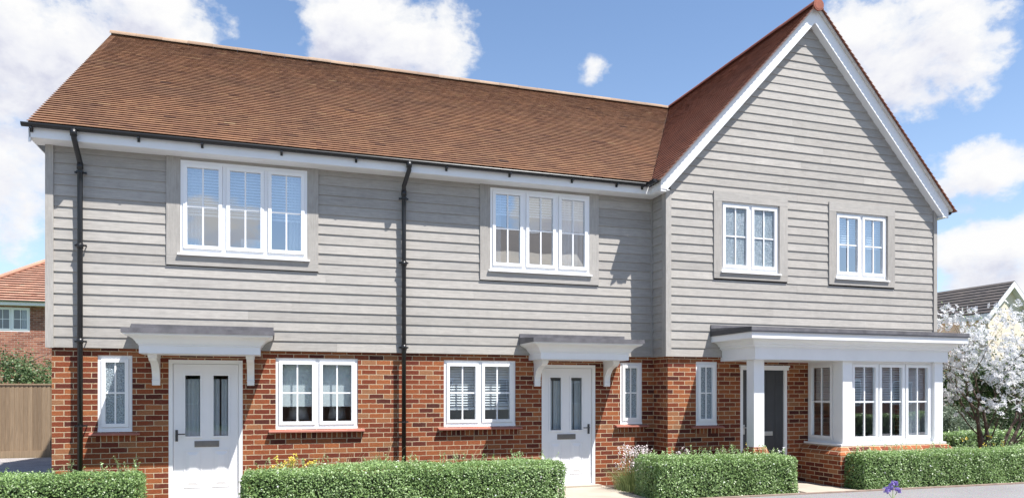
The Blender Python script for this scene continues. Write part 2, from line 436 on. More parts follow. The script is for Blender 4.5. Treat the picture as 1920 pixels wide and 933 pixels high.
# ------------------------------------------------------------------ weatherboarding
UW_MAIN = [(-1.228, .541, 3.60, 4.93), (3.398, 5.17, 3.60, 4.93)]
TR_MAIN = [(-1.405, .697, 3.425, 4.975), (3.235, 5.335, 3.425, 4.975)]
UW_WING = [(7.44, 8.65, 3.71, 4.92), (9.87, 11.08, 3.71, 4.92)]
TR_WING = [(7.29, 8.815, 3.575, 5.085), (9.72, 11.24, 3.575, 5.085)]
GA = 1.083; GX = 9.303; GZI = 8.226      # gable: slope, apex x, inner apex height
def board_rows(mb, y, x0f, x1f, z0, z1, trims, gauge=.1485):
    z = z0; k = 0
    while z < z1-.01:
        zt = min(z+gauge, z1)
        cuts = [(x0f(z), x1f(z), x0f(zt), x1f(zt))]
        segs = []
        a0, a1, b0, b1 = cuts[0]
        cur = a0; curt = b0
        tr = sorted([h for h in trims if h[2] < (z+zt)/2 < h[3]])
        for h in tr:
            segs.append((cur, h[0], curt, h[0])); cur = curt = h[1]
        segs.append((cur, a1, curt, b1))
        for (p, q, pt, qt) in segs:
            # split long runs into board lengths
            joints = [p]
            if not tr and q-p > 3.5: joints.append(p + (q-p)*rnd(.25, .75))
            joints.append(q)
            for i in range(len(joints)-1):
                l, r_ = joints[i], joints[i+1]
                lt = pt if i == 0 else l; rt = qt if i == len(joints)-2 else r_
                if i > 0: l += .0012; lt += .0012
                ti = rnd(); f0 = -.0205 + rnd(-.0015, .0015); f1 = -.007
                wob = rnd(-.0012, .0012)
                mb.hexa([(l, y+f0, z+wob), (r_, y+f0, z-wob), (r_, y+.02, z-wob), (l, y+.02, z+wob),
                         (lt, y+f1, zt+.004), (rt, y+f1, zt+.004), (rt, y+.02, zt+.004), (lt, y+.02, zt+.004)], ti)
        z += gauge; k += 1
CY = -.03                                # backing plane of main boards
CYW = YW-.03
mb = MB()
board_rows(mb, CY, lambda z: -2.815, lambda z: 6.365+.01, ZB, 4.985, TR_MAIN)
mb.build('weatherboarding', M['clad'], house)
mb = MB()
rk = lambda z: max(0, (GZI+.06-z)/GA)
board_rows(mb, CYW, lambda z: max(6.455, GX-rk(z)), lambda z: min(12.19, GX+rk(z)), ZB-.01, GZI+.02, TR_WING)
mb.build('weatherboarding', M['clad'], house)
# return wall boards (faces -X) : local transform swaps axes
mb = MB(lambda p: (6.365+.022+(p[1]), -p[0], p[2]))
board_rows(mb, 0, lambda z: .04, lambda z: .45, ZB-.003, 4.985, [])
mb.build('weatherboarding', M['clad'], house)
# sides and back (plain boards)
mb = MB()
zz = ZB
while zz < 5.0:
    for x, s_ in ((XL-.03, -1), (XR+.03, 1)):
        xo = x + s_*.02; xi = x + s_*.005
        ya = -.02 if s_ < 0 else YW
        mb.hexa([(min(xo,x), ya, zz), (max(xo,x), ya, zz), (max(xo,x), 8.83, zz), (min(xo,x), 8.83, zz),
                 (min(xi,x), ya, zz+.15), (max(xi,x), ya, zz+.15), (max(xi,x), 8.83, zz+.15), (min(xi,x), 8.83, zz+.15)], rnd())
    zz += .1485
mb.face([(XL-.03, 0, 5.0), (XL-.03, 8.8, 5.0), (XL-.03, 4.4, 8.35)], .5)
mb.face([(XL, 8.83, ZB), (XR, 8.83, ZB), (XR, 8.83, 5.1), (XL, 8.83, 5.1)], .5)
mb.build('weatherboarding', M['clad'], house)
# bottom closing edge under boards
mb = MB()
mb.box(-2.9, -.03, ZB-.006, 6.40, .0, ZB+.03); mb.box(6.40, YW-.03, ZB-.012, XR+.03, YW, ZB+.03); mb.box(6.37, YW-.02, ZB-.009, 6.424, 0, ZB+.03)
mb.build('board_soffit', M['clad'], house)
# corner boards
mb = MB()
mb.box(-2.913, CY-.036, ZB-.008, -2.815, .03, 4.985, .7)
mb.box(-2.913, CY-.036+.066, ZB-.008, -2.885, .15, 4.985, .6)
mb.box(6.352, CYW-.036, ZB-.012, 6.455, CYW+.02, 5.02, .8)
mb.box(6.352, CYW+.0205, ZB-.012, 6.377, CYW+.10, 5.0, .45)
mb.box(12.19, CYW-.036, ZB-.012, 12.272, CYW+.03, 5.13, .6)
mb.box(6.340, CY-.03, ZB-.002, 6.368, CY, 4.985, .4)
build_loose(mb, 'corner_board', M['cladv'], house)

def window_trim(tr, win, y, th=.036):
    """grey timber boards round an upper window"""
    a, b, c, d = tr; p, q, r, s = win
    f = y-th
    mb = MB()
    if d-s > .1:
        mb.box(a, f, s-.005, b, y+.02, d, rnd())        # head
    else:
        mb.box(p-.01, f+.008, s+.002, q+.01, y+.02, d, rnd())
    mb.box(a, f-.001, c, b, y+.02, r-.02, rnd())        # foot
    build_loose(mb, 'window_trim', M['clad'], house)
    mb = MB()
    top = s-.006 if d-s > .1 else d
    mb.box(a, f+.001, r-.02, p+.008, y+.06, top, rnd()); mb.box(q-.008, f+.001, r-.02, b, y+.06, top, rnd())
    build_loose(mb, 'window_trim', M['cladv'], house)
for t_, w_ in zip(TR_MAIN, UW_MAIN): window_trim(t_, w_, CY)
for t_, w_ in zip(TR_WING, UW_WING): window_trim(t_, w_, CYW)

# ------------------------------------------------------------------ windows
def window(xf, w, h, lights, glass='glass', name='window', sill=None, blind=None, curtain=None, tilt=False, label=None, parent=house, mull=.052):
    """frame in local (u along, v out-ward negative, z up): xf maps (u, depth, z); depth<0 is towards the street"""
    fo = .045; sash = .052; bar = .011
    mb = MB(xf)
    D0, D1 = -.012, .05
    mb.box(0, D0, 0, fo, D1, h); mb.box(w-fo, D0, 0, w, D1, h)
    mb.box(fo, D0, h-fo, w-fo, D1, h); mb.box(fo, D0, 0, w-fo, D1, fo+.02)
    n = lights; lw = (w-2*fo-(n-1)*mull)/n
    gl = MB(xf)
    for k in range(n):
        u0 = fo+k*(lw+mull); u1 = u0+lw; z0 = fo+.02; z1 = h-fo
        if k: mb.box(u0-mull, D0, fo+.02, u0, D1, h-fo)
        e = .002; S0 = D0-.018
        mb.box(u0+e, S0, z0+e, u0+sash, D1-.01, z1-e); mb.box(u1-sash, S0, z0+e, u1-e, D1-.01, z1-e)
        mb.box(u0+sash, S0, z1-sash, u1-sash, D1-.01, z1-e); mb.box(u0+sash, S0, z0+e, u1-sash, D1-.01, z0+sash)
        um = (u0+u1)/2; zm = z0+(z1-z0)*.5
        mb.box(um-bar, D0+.002, z0+sash, um+bar, D0+.014, z1-sash)
        mb.box(u0+sash, D0+.0035, zm-bar, um-bar, D0+.0125, zm+bar); mb.box(um+bar, D0+.0035, zm-bar, u1-sash, D0+.0125, zm+bar)
        g = D0+.012
        gl.face([(u0+sash-.003, g+.006, z0+sash-.003), (u1-sash+.003, g+.006, z0+sash-.003), (u1-sash+.003, g+.006, z1-sash+.003), (u0+sash-.003, g+.006, z1-sash+.003)])
    wo = mb.build(name, M['upvc'], parent)
    if label: wo['label'] = label
    gl.build('glazing', M[glass], wo, recalc=False)
    if sill:
        sb = MB(xf); so, sx = sill
        sb.prism([(.0, .0-.004), (-so, -.012), (-so, -.034), (0, -.034)], 'x', -sx, w+sx) if False else None
        sb.hexa([(-sx, -so, -.034), (w+sx, -so, -.034), (w+sx, .04, -.034), (-sx, .04, -.034),
                 (-sx, -so, -.010), (w+sx, -so, -.010), (w+sx, .04, .0), (-sx, .04, .0)])
        sb.build('window_sill', M['upvc'], wo)
    if blind:
        kind, z0, z1 = blind
        bb = MB(xf)
        if kind == 'roller':
            bb.box(.06, .10, z0, w-.06, .104, z1)
            bb.build('roller_blind', M['shade_cloth'], wo)
        else:
            z = z1
            while z > z0:
                bb.hexa([(.07, .09, z-.018), (w-.07, .09, z-.018), (w-.07, .112, z+.014), (.07, .112, z+.014),
                         (.07, .093, z-.017), (w-.07, .093, z-.017), (w-.07, .115, z+.015), (.07, .115, z+.015)]); z -= .043
            bb.box(.07, .09, z0-.03, w-.07, .12, z0-.005)
            bb.build('slatted_blind', M['blind'], wo)
    if curtain:
        for (c0, c1) in curtain:
            cb = MB(xf)
            n_ = 24
            for i in range(n_):
                a = c0+(c1-c0)*i/n_; b = c0+(c1-c0)*(i+1)/n_
                ya = .22+.03*math.sin(i*1.3); yb_ = .22+.03*math.sin((i+1)*1.3)
                cb.face([(a, ya, .02), (b, yb_, .02), (b, yb_, h), (a, ya, h)], smooth=True)
            cb.build('curtain', M['curtain'], wo, recalc=False)
    return wo
def at_xy(x, y, z): return lambda p: (x+p[0], y+p[1], z+p[2])

def std(win, y, lights, **k):
    a, b, c, d = win
    return window(at_xy(a, y, c), b-a, d-c, lights, **k)
std(UW_MAIN[0], CY-.018, 3, sill=(.055, .03), blind=('slat', .60, 1.28), curtain=[(.05, .30), (1.50, 1.74)], label='three-light upper window above the left front door')
std(UW_MAIN[1], CY-.018, 3, sill=(.055, .03), blind=('slat', .95, 1.28), curtain=[(.05, .26), (1.32, 1.74)], label='three-light upper window above the middle front door')
std(UW_WING[0], CYW+.018, 2, glass='frost', sill=(.085, .015), label='upper gable window with patterned privacy glass')
std(UW_WING[1], CYW+.018, 2, sill=(.085, .015), blind=('slat', .62, 1.16), curtain=[(.86, 1.16)], label='upper gable window with blinds')
def low(win, y, lights, **k):
    o = std(win, y+.030, lights, **k)
    a, b, c, d = win
    sb = MB()
    sb.hexa([(a-.10, y-.075, c-.048), (b+.10, y-.075, c-.048), (b+.10, y+.05, c-.044), (a-.10, y+.05, c-.044),
             (a-.10, y-.075, c-.022), (b+.10, y-.075, c-.022), (b+.10, y+.05, c+.0), (a-.10, y+.05, c+.0)])
    sb.build('tile_sill', M['sill_red'], o, bevel=.004)
    # white foot of the frame
    fb = MB(); fb.box(a, y+.004, c+.001, b, y+.03, c+.035); fb.build('window_sill', M['upvc'], o)
    return o
low(W_LOW_MAIN[0], 0, 1, glass='frost', label='narrow frosted window left of the left door')
low(W_LOW_MAIN[1], 0, 2, glass='glass_low', blind=('roller', .34, 1.06), label='two-light window with roller blind right of the left door')
low(W_LOW_MAIN[2], 0, 2, glass='glass_low', blind=('slat', .30, 1.04), label='two-light window left of the middle door')
low(W_LOW_MAIN[3], 0, 1, glass='frost', label='narrow frosted window right of the middle door')
low(W_LOW_WING[0], YW, 1, glass='frost', label='narrow frosted window left of the dark door')

# bits of furniture seen through the glass
mb = MB(); mb.box(.25, 1.2, .05, 1.15, 1.7, .80); mb.box(.35, 1.3, .80, .55, 1.5, 1.2); mb.box(2.9, 1.2, .05, 3.6, 1.8, .95)
mb.box(9.9, -.1, .05, 11.1, .6, .80); mb.box(9.9, .6, .05, 11.1, .8, 1.12)
build_loose(mb, 'sofa', M['furn'], house, bevel=.03)

mb = MB(); mb.box(-.42, .30, 3.66, .02, .33, 3.92); mb.build('dressing_mirror', M['blind'], house)
mb = MB(); mb.tube([(.42, .5, 1.18), (.42, .5, 1.42)], [.17, .12], 16); mb.tube([(1.02, .5, 1.18), (1.02, .5, 1.40)], [.15, .11], 16); mb.tube([(.42, .5, .8), (.42, .5, 1.2)], .02, 8); mb.tube([(1.02, .5, .8), (1.02, .5, 1.2)], .02, 8)
build_loose(mb, 'lampshade', M['blind'], house)

# ------------------------------------------------------------------ doors
def panel_frame(mb, a, b, c, d, y, wd=.022, dp=.012):
    """raised moulding ring"""
    mb.box(a-wd, y-dp, c-wd, a, y+.004, d+wd); mb.box(b, y-dp, c-wd, b+wd, y+.004, d+wd)
    mb.box(a, y-dp, d, b, y+.004, d+wd); mb.box(a, y-dp, c-wd, b, y+.004, c)
def raised(mb, a, b, c, d, y, out=.014, inset=.05):
    mb.hexa([(a, y, c), (b, y, c), (b, y, d), (a, y, d), (a+inset, y-out, c+inset), (b-inset, y-out, c+inset), (b-inset, y-out, d-inset), (a+inset, y-out, d-inset)])
def front_door(hole, y, glasses, letter, hx, flip, label):
    a, b, c, d = hole
    yf = y+.004; fr = .055
    mb = MB()
    mb.box(a, yf, 0, a+fr, yf+.08, d); mb.box(b-fr, yf, 0, b, yf+.08, d); mb.box(a+fr, yf, d-fr, b-fr, yf+.08, d)
    mb.box(a+fr, yf-.02, 0, b-fr, yf+.08, .045)
    fo = mb.build('door_frame', M['upvc'], house)
    yd = yf+.028
    mb = MB(); xs = (a+fr+.004, b-fr-.004); zs = (.05, d-fr-.004)
    holes = glasses
    wall(mb, 'y', yd, xs[0], xs[1], zs[0], zs[1], holes, .035)
    mb.face([(xs[0], yd, zs[0]), (xs[0], yd+.05, zs[0]), (xs[0], yd+.05, zs[1]), (xs[0], yd, zs[1])])
    mb.face([(xs[1], yd, zs[0]), (xs[1], yd+.05, zs[0]), (xs[1], yd+.05, zs[1]), (xs[1], yd, zs[1])])
    for g in glasses: panel_frame(mb, *g, yd, .026, .014)
    for g in glasses:
        p0, p1 = g[0]-.004, g[1]+.004
        panel_frame(mb, p0, p1, .235, .755, yd, .014, .007)
        raised(mb, p0+.012, p1-.012, .247, .743, yd)
    do = mb.build('front_door', M['door_white'], house); do['label'] = label
    gb = MB()
    for g in glasses: gb.face([(g[0], yd+.02, g[2]), (g[1], yd+.02, g[2]), (g[1], yd+.02, g[3]), (g[0], yd+.02, g[3])])
    gb.build('door_glass', M['glass_door'], do, recalc=False)
    cb = MB()
    for g in glasses:
        for i in range(10):
            u = g[0]-.02+(g[1]-g[0]+.04)*i/10; w_ = (g[1]-g[0]+.04)/10
            if i % 5 == 4 and random.random() < .6: continue
            cb.face([(u, yd+.10+.012*(i % 2), g[2]), (u+w_, yd+.10+.012*((i+1) % 2), g[2]), (u+w_, yd+.10+.012*((i+1) % 2), g[3]-.05), (u, yd+.10+.012*(i % 2), g[3]-.05)])
    cb.build('door_net_curtain', M['curtain'], do, recalc=False)
    lb = MB(); l0, l1 = letter; lb.box(l0, yd-.010, .808, l1, yd+.01, .896); lb.box(l0+.02, yd-.014, .826, l1-.02, yd-.009, .880)
    lb.build('letter_plate', M['letter_grey'], do, bevel=.003)
    hb = MB(); hb.box(hx-.017, yd-.014, .895, hx+.017, yd+.01, 1.06)
    s_ = -1 if flip else 1
    hb.tube([(hx, yd-.012, 1.0), (hx, yd-.05, 1.0), (hx+s_*.03, yd-.055, 1.0), (hx+s_*.115, yd-.055, 1.0)], .009, 8)
    hb.build('door_handle', M['dark_steel'], do, bevel=.003)
    st = MB(); st.box(a-.05, y-.16, -.02, b+.05, y+.06, .035); st.build('door_step', M['concrete'], house)
front_door(DOORS_MAIN[0], 0, [(-1.166, -.964, .965, 1.846), (-.785, -.583, .965, 1.846)], (-1.042, -.709), -1.279, False, 'white door with black lever handle on its left')
front_door(DOORS_MAIN[1], 0, [(4.484, 4.678, .965, 1.85), (4.862, 5.059, .965, 1.85)], (4.61, 4.944), 5.185, True, 'white door with steel lever handle on its right')
# dark door in the porch
a, b, c, d = DOOR_WING[0]; y = YW
mb = MB()
mb.box(a, y+.004, 0, a+.06, y+.09, d-.06); mb.box(b-.06, y+.004, 0, b, y+.09, d-.06); mb.box(a, y+.004, d-.06, b, y+.09, d)
mb.box(a+.06, y-.01, 0, b-.06, y+.09, .05)
mb.box(a-.012, y-.03, d-.075, b+.012, y+.003, d-.02); mb.box(a-.025, y-.045, d-.02, b+.025, y+.003, d+.008)
mb.build('door_frame', M['upvc'], house)
mb = MB(); yd = y+.035
mb.box(a+.062, yd, .052, b-.062, yd+.045, d-.062)
for i in range(1, 5):
    x = a+.06+(b-a-.12)*i/5; mb.box(x-.0025, yd-.004, .10, x+.0025, yd+.001, d-.12)
do = mb.build('front_door', M['door_grey'], house); do['label'] = 'dark grey boarded door'
mb = MB(); mb.box(8.27, yd-.012, .83, 8.56, yd+.01, .905); mb.box(8.30, yd-.016, .85, 8.53, yd-.011, .885); mb.build('letter_plate', M['steel'], do, bevel=.003)
mb = MB(); mb.box(7.935, yd-.016, .86, 7.970, yd+.01, 1.03); mb.tube([(7.952, yd-.012, .98), (7.952, yd-.055, .98), (7.98, yd-.06, .98), (8.06, yd-.06, .98)], .009, 8)
mb.build('door_handle', M['steel'], do, bevel=.003)

# ------------------------------------------------------------------ canopies over the white doors
def sweep(mb, x0, x1, yb, yf, prof, tint=.5):
    paths = []
    for (o, z) in prof: paths.append([(x0-o, yb, z), (x0-o, yf-o, z), (x1+o, yf-o, z), (x1+o, yb, z)])
    for i in range(len(paths)-1):
        for k in range(3):
            mb.face([paths[i][k], paths[i][k+1], paths[i+1][k+1], paths[i+1][k]], tint)
def door_canopy(x0, x1):
    root_x = (x0+x1)/2; i0, i1 = x0+.19, x1-.19; yb, yf = CY+.03, -.58
    mb = MB()
    prof = [(0, 2.135), (0, 2.232), (.012, 2.240), (.012, 2.256), (.028, 2.262), (.040, 2.285), (.066, 2.318), (.105, 2.345), (.150, 2.362), (.158, 2.372), (.170, 2.376), (.170, 2.400)]
    sweep(mb, i0, i1, yb, yf, prof)
    mb.box(i0+.0, yf+.001, 2.128, i1, yb, 2.134)
    co = mb.build('door_canopy', M['white'], house, recalc=True)
    lb = MB()
    # lead roof: drip edge and slope up to an upstand on the wall
    e0, e1, ef = i0-.19, i1+.19, yf-.19
    lb.face([(e0, ef, 2.394), (e1, ef, 2.394), (e1, ef, 2.458), (e0, ef, 2.458)])
    lb.face([(e0, ef, 2.394), (e0, yb, 2.394), (e0, yb, 2.50), (e0, ef, 2.458)]); lb.face([(e1, ef, 2.394), (e1, yb, 2.394), (e1, yb, 2.50), (e1, ef, 2.458)])
    lb.face([(e0, ef, 2.394), (e1, ef, 2.394), (e1, yb, 2.394), (e0, yb, 2.394)])
    lb.face([(e0, ef, 2.458), (e1, ef, 2.458), (e1, yb-.03, 2.50), (e0, yb-.03, 2.50)])
    lb.box(e0+.01, CY-.034, 2.46, e1-.01, yb, 2.565)
    lb.build('lead_roof', M['lead'], co)
    for bx in (i0+.09, i1-.19):
        bb = MB()
        pts = [(-.001, 1.70), (-.045, 1.70), (-.055, 1.705), (-.055, 1.765), (-.048, 1.775)]
        for k in range(9):
            t = k/8; ang = t*math.pi/2
            pts.append((-.052-.30*(1-math.cos(ang)), 1.78+.255*math.sin(ang)))
        pts += [(-.385, 2.06), (-.40, 2.07), (-.40, 2.126), (-.001, 2.126)]
        bb.prism(pts, 'x', bx, bx+.10)
        for q in pts[:0]: pass
        bb.box(bx-.006, -.062, 1.764, bx+.106, -.001, 1.772)
        bb.box(bx-.008, -.41, 2.085, bx+.108, -.001, 2.127)
        bb.build('bracket', M['white'], co)
door_canopy(-1.87, .06)
door_canopy(3.90, 5.83)

# ------------------------------------------------------------------ porch and bay
mb = MB(); pf = -1.45
prof = [(0, 2.14), (0, 2.322), (.018, 2.322), (.018, 2.340), (.040, 2.346), (.048, 2.366), (.048, 2.378), (.075, 2.386), (.082, 2.405), (.098, 2.425), (.125, 2.445), (.150, 2.455), (.165, 2.462), (.215, 2.464), (.215, 2.570)]
sweep(mb, 7.462, 11.52, YW, pf, prof)
mb.box(7.463, pf+.001, 2.136, 11.519, YW-.001, 2.152)
po = mb.build('porch_canopy', M['white'], house)
lb = MB(); e0, e1, ef = 7.462-.235, 11.52+.235, pf-.235
lb.hexa([(e0, ef, 2.566), (e1, ef, 2.566), (e1, YW, 2.566), (e0, YW, 2.566), (e0, ef, 2.640), (e1, ef, 2.640), (e1, YW-.06, 2.70), (e0, YW-.06, 2.70)])
lb.box(e0+.005, CYW-.036, 2.66, 12.28, CYW+.002, 2.765)
lb.build('lead_roof', M['lead'], po)
lb = MB(); lb.box(e0-.004, ef-.002, 2.562, e0+.0, YW-.05, 2.645); lb.box(e0-.004, ef-.004, 2.562, e1+.004, ef-.0005, 2.582); lb.build('drip_edge', M['lead_dark'], po)
mb = MB(); mb.box(7.55, -1.30, .70, 7.75, -1.10, 2.137); mb.build('porch_column', M['white'], house, bevel=.004)
mb = MB()
mb.box(7.48, -1.38, -.1, 7.82, -1.03, .56)
mb.hexa([(7.48, -1.38, .56), (7.82, -1.38, .56), (7.82, -1.03, .56), (7.48, -1.03, .56), (7.53, -1.32, .70), (7.77, -1.32, .70), (7.77, -1.08, .70), (7.53, -1.08, .70)])
mb.build('column_plinth', M['brick'], house)
# bay
BX0, BX1, BYF = 9.27, 11.48, -1.38
mb = MB()
mb.box(9.095, -1.52, -.1, 11.66, YW, .55)
mb.build('bay_base', M['brick'], house)
mb = MB()   # two sloping plinth courses
for (z0, z1, o0, o1, s_) in ((.55, .615, 0, .055, 0), (.615, .685, .050, .115, .11)):
    xa, xb, yf_ = 9.095, 11.66, -1.52
    mb.hexa([(xa+o0, yf_+o0, z0), (xb-o0, yf_+o0, z0), (xb-o0, YW, z0), (xa+o0, YW, z0), (xa+o1, yf_+o1, z1), (xb-o1, yf_+o1, z1), (xb-o1, YW, z1), (xa+o1, YW, z1)])
mb.build('plinth_course', M['brick'], house)
mb = MB()
mb.box(BX0, BYF, .715, BX0+.20, BYF+.22, 2.139); mb.box(BX1-.19, BYF, .715, BX1, BYF+.22, 2.139)
mb.box(BX1-.02, BYF+.22, .715, BX1, YW, 2.139)
build_loose(mb, 'bay_post', M['white'], house, bevel=.004)
mb = MB(); mb.box(BX0-.06, BYF-.03, .686, BX1+.05, YW, .720); mb.build('bay_sill', M['white'], house, bevel=.004)
lt = BX0+.20; rt = BX1-.19
for i in range(1):
    window(at_xy(lt, BYF+.075, .72), rt-lt, 1.415, 3, glass='glass_low', name='bay_window', blind=('slat', .72, 1.34), mull=.03, label='three-light front of the bay window', curtain=[(1.35, 1.78)])
# side window of bay, faces -X
def sidexf(p): return (BX0+.03+p[1], YW-.005-(BYF+.22)*0-p[0]*1.0, .72+p[2])
def sidexf(p): return (BX0+.045+p[1], (YW-.003)-p[0], .72+p[2])
window(sidexf, abs(BYF+.22-YW)-.006, 1.415, 1, glass='glass_low', name='bay_window', blind=('slat', .72, 1.34), label='narrow side of the bay window')

# ------------------------------------------------------------------ eaves, bargeboards
mb = MB()
mb.box(-3.03, -.315, 4.98, 6.19, -.29, 5.16)
mb.box(6.185, -.67, 4.985, 6.21, -.2895, 5.16)
mb.box(-3.04, -.3145, 4.981, -3.0305, 9.1, 5.20)
mb.build('fascia', M['white'], house)
mb = MB()
mb.box(-3.03, -.289, 4.975, 6.36, .0, 4.990); mb.box(6.212, -.665, 4.972, 6.352, -.29, 4.987)
mb.box(12.272, -.67, 4.955, 12.40, 8.9, 4.97)
build_loose(mb, 'soffit', M['white'], house)
def chev(z_top, z_bot, xl, xr, zcut, y0, y1, mb, tint=.5):
    """rafter-shaped band below z_top(apex) and above z_bot(apex), cut at zcut at the feet"""
    def left(z): return GX-(z-0)/GA
    # left half
    for s_ in (-1, 1):
        xe = xl if s_ < 0 else xr
        ztip = z_top-GA*abs(xe-GX)
        xin = GX+s_*(z_bot-zcut)/GA
        poly = [(GX, z_bot), (GX, z_top), (xe, max(ztip, zcut+.001)), (xe, zcut), (xin, zcut)]
        if (xin-xe)*s_ > 0: poly = [(GX, z_bot), (GX, z_top), (xe, ztip), (xe, z_bot-GA*abs(xe-GX))]
        n = len(poly); i = mb.vs([(p[0], y0, p[1]) for p in poly]+[(p[0], y1, p[1]) for p in poly])
        mb.f.append(tuple(range(i, i+n))); mb.f.append(tuple(range(i+2*n-1, i+n-1, -1))); mb.t += [tint]*2; mb.sm += [False]*2
        for k in range(1, n):
            k2 = (k+1) % n
            mb.f.append((i+k, i+n+k, i+n+k2, i+k2)); mb.t.append(tint); mb.sm.append(False)
mb = MB(); chev(GZI+.27, GZI, 6.19, 12.42, 4.952, -.665, -.635, mb); mb.build('bargeboard', M['white'], house)
mb = MB(); chev(GZI+.025, GZI+.008, 6.21, 12.40, 4.960, -.6349, -.50, mb); mb.build('barge_soffit', M['white'], house)
mb = MB(); chev(GZI+.315, GZI+.272, 6.17, 12.47, 4.9, -.715, -.45, mb); mb.build('verge_strip', M['mortar_under'], house)

# ------------------------------------------------------------------ roofs
PM = .70                               # main pitch (rise per run)
EY, EZ = -.365, 5.175                   # main eave line, tile plane
RY, RZ = 4.40, 5.165+.70*4.78          # ridge
WZ = GZI+.335                          # wing apex of tile plane
def wing_z(x): return WZ-GA*abs(x-GX)
def valley_x(z): return GX-(WZ-z)/GA
def tiles(mb, O, A, S, rows, L, lo, hi, gauge=.1, tw=.165, base=-.016, thick=.0085, gap=.0085, tints=None, skip=None):
    """O origin at eave, A unit along, S unit upslope, rows count, L max length; lo(s)/hi(s) limits along A"""
    O = Vector(O); A = Vector(A).normalized(); S = Vector(S).normalized(); N = A.cross(S).normalized()
    if N.z < 0: N = -N
    for r_ in range(rows):
        s0 = r_*gauge; s1 = s0+.128
        off = (r_ % 2)*tw/2
        l0, h0 = lo(s0), hi(s0); l1, h1 = lo(s1), hi(s1)
        rowt = rnd(-.06, .06)
        k = math.floor((min(l0, l1)-off)/tw)
        while True:
            a = k*tw+off; b = a+tw-.0015; k += 1
            if a > max(h0, h1): break
            if b < min(l0, l1): continue
            a0 = max(a, l0); b0 = min(b, h0); a1 = max(a, l1); b1 = min(b, h1)
            if b0-a0 < .006 and b1-a1 < .006: continue
            b0 = max(b0, a0+.0005); b1 = max(b1, a1+.0005)
            jl = rnd(-.0010, .0010); js = rnd(-.0018, .0018); tl = rnd(-.0006, .0006)
            top0 = base+thick+gap+thick+jl; top1 = base+thick*.35
            def P(u, s, n): return O+A*u+S*s+N*n
            ti = min(1, max(0, random.gauss(.5, .11)+rowt)) if random.random() > .03 else rnd()
            mb.hexa([P(a0, s0+js, top0-thick-tl), P(b0, s0+js, top0-thick+tl), P(b1, s1, top1-thick), P(a1, s1, top1-thick),
                     P(a0, s0+js, top0-tl), P(b0, s0+js, top0+tl), P(b1, s1, top1), P(a1, s1, top1)], ti)
ml = math.hypot(1, PM); Sm = (0, 1/ml, PM/ml)
rows_m = int((RY-EY)*ml/.1)
mb = MB()
def zs_m(s): return EZ+s*PM/ml
tiles(mb, (0, EY, EZ), (1, 0, 0), Sm, rows_m, 14, lambda s: -3.05+.13*s/5.8, lambda s: valley_x(zs_m(s))-.012)
mb.build('roof_tiles', M['tile'], house, recalc=False)
wl = math.hypot(1, GA); Sw = (1/wl, 0, GA/wl)
rows_w = int((WZ-5.10)/GA*wl/.1)+1
ex0 = GX-(WZ-5.12)/GA
mb = MB()
def zs_w(s): return 5.12+s*GA/wl
tiles(mb, (ex0, 0, 5.12), (0, 1, 0), Sw, rows_w, 12, lambda s: -.755, lambda s: min(9.1, EY+(zs_w(s)-EZ)/PM-.01 if zs_w(s) < RZ-.02 else 9.1), gauge=.1)
tiles(mb, (2*GX-ex0+.06, 0, 5.06), (0, 1, 0), (-1/wl, 0, GA/wl), rows_w, 3, lambda s: -.755, lambda s: .6, gauge=.1)
mb.build('wing_roof_tiles', M['tile_red'], house, recalc=False)
# roof decks beneath (closed planes, back slopes)
mb = MB()
dz = -.035
vx0, vx1 = valley_x(EZ), valley_x(RZ)
mb.face([(-3.03, EY+.04, EZ+dz), (vx0, EY+.04, EZ+dz), (vx1, RY, RZ+dz), (-2.90, RY, RZ+dz)])
mb.face([(-2.90, RY, RZ+dz), (9.3, RY, RZ+dz), (9.3, 9.18, EZ+dz), (-3.03, 9.18, EZ+dz)])
mb.face([(ex0+.02, -.70, 5.12+dz), (ex0+.02, EY+.05, 5.12+dz), (vx1, RY, RZ+dz), (GX, RY+.05, WZ+dz), (GX, -.70, WZ+dz)])
mb.face([(GX, -.70, WZ+dz), (GX, 9.0, WZ+dz), (2*GX-ex0, 9.0, 5.12+dz), (2*GX-ex0, -.70, 5.12+dz)])
mb.face([(GX, RY, WZ+dz), (GX, 9.0, WZ+dz), (ex0, 9.0, 5.12+dz)])
mb.build('roof_deck', M['dark_under'], house, recalc=False)
# ridge tiles
def ridge(mb, p0, p1, r_, seg=.45, rise=.0):
    p0 = Vector(p0); p1 = Vector(p1); d = (p1-p0); L = d.length; d.normalize(); n = int(L/seg)
    side = d.cross(Vector((0, 0, 1))).normalized()
    for k in range(n):
        a = p0+d*(k*L/n); b = p0+d*((k+1)*L/n-.002); ti = rnd(); dzz = rnd(-.004, .004); r2 = r_+rnd(-.002, .002)
        N_ = 10
        for j in range(N_):
            t0 = math.pi*j/N_; t1 = math.pi*(j+1)/N_
            def q(c, t, rr): return c+side*math.cos(t)*rr+Vector((0, 0, math.sin(t)*rr*.92+dzz))
            mb.face([q(a, t0, r2), q(b, t0, r2), q(b, t1, r2), q(a, t1, r2)], ti, True)
            mb.face([q(a, t0, r2), q(a, t1, r2), q(a, t1, r2-.018), q(a, t0, r2-.018)], ti)
            mb.face([q(b, t0, r2), q(b, t1, r2), q(b, t1, r2-.018), q(b, t0, r2-.018)], ti)
mb = MB(); ridge(mb, (-2.93, RY, RZ-.015), (vx1+.25, RY, RZ-.015), .095); mb.build('ridge_tiles', M['ridge'], house, recalc=False)
mb = MB(); ridge(mb, (GX, -.74, WZ-.055), (GX, 9.0, WZ-.055), .108); mb.build('wing_ridge_tiles', M['ridge_red'], house, recalc=False)
mb = MB(); mb.tube([(GX, -.765, WZ-.055), (GX, -.735, WZ-.055)], .108, 28, smooth=False)
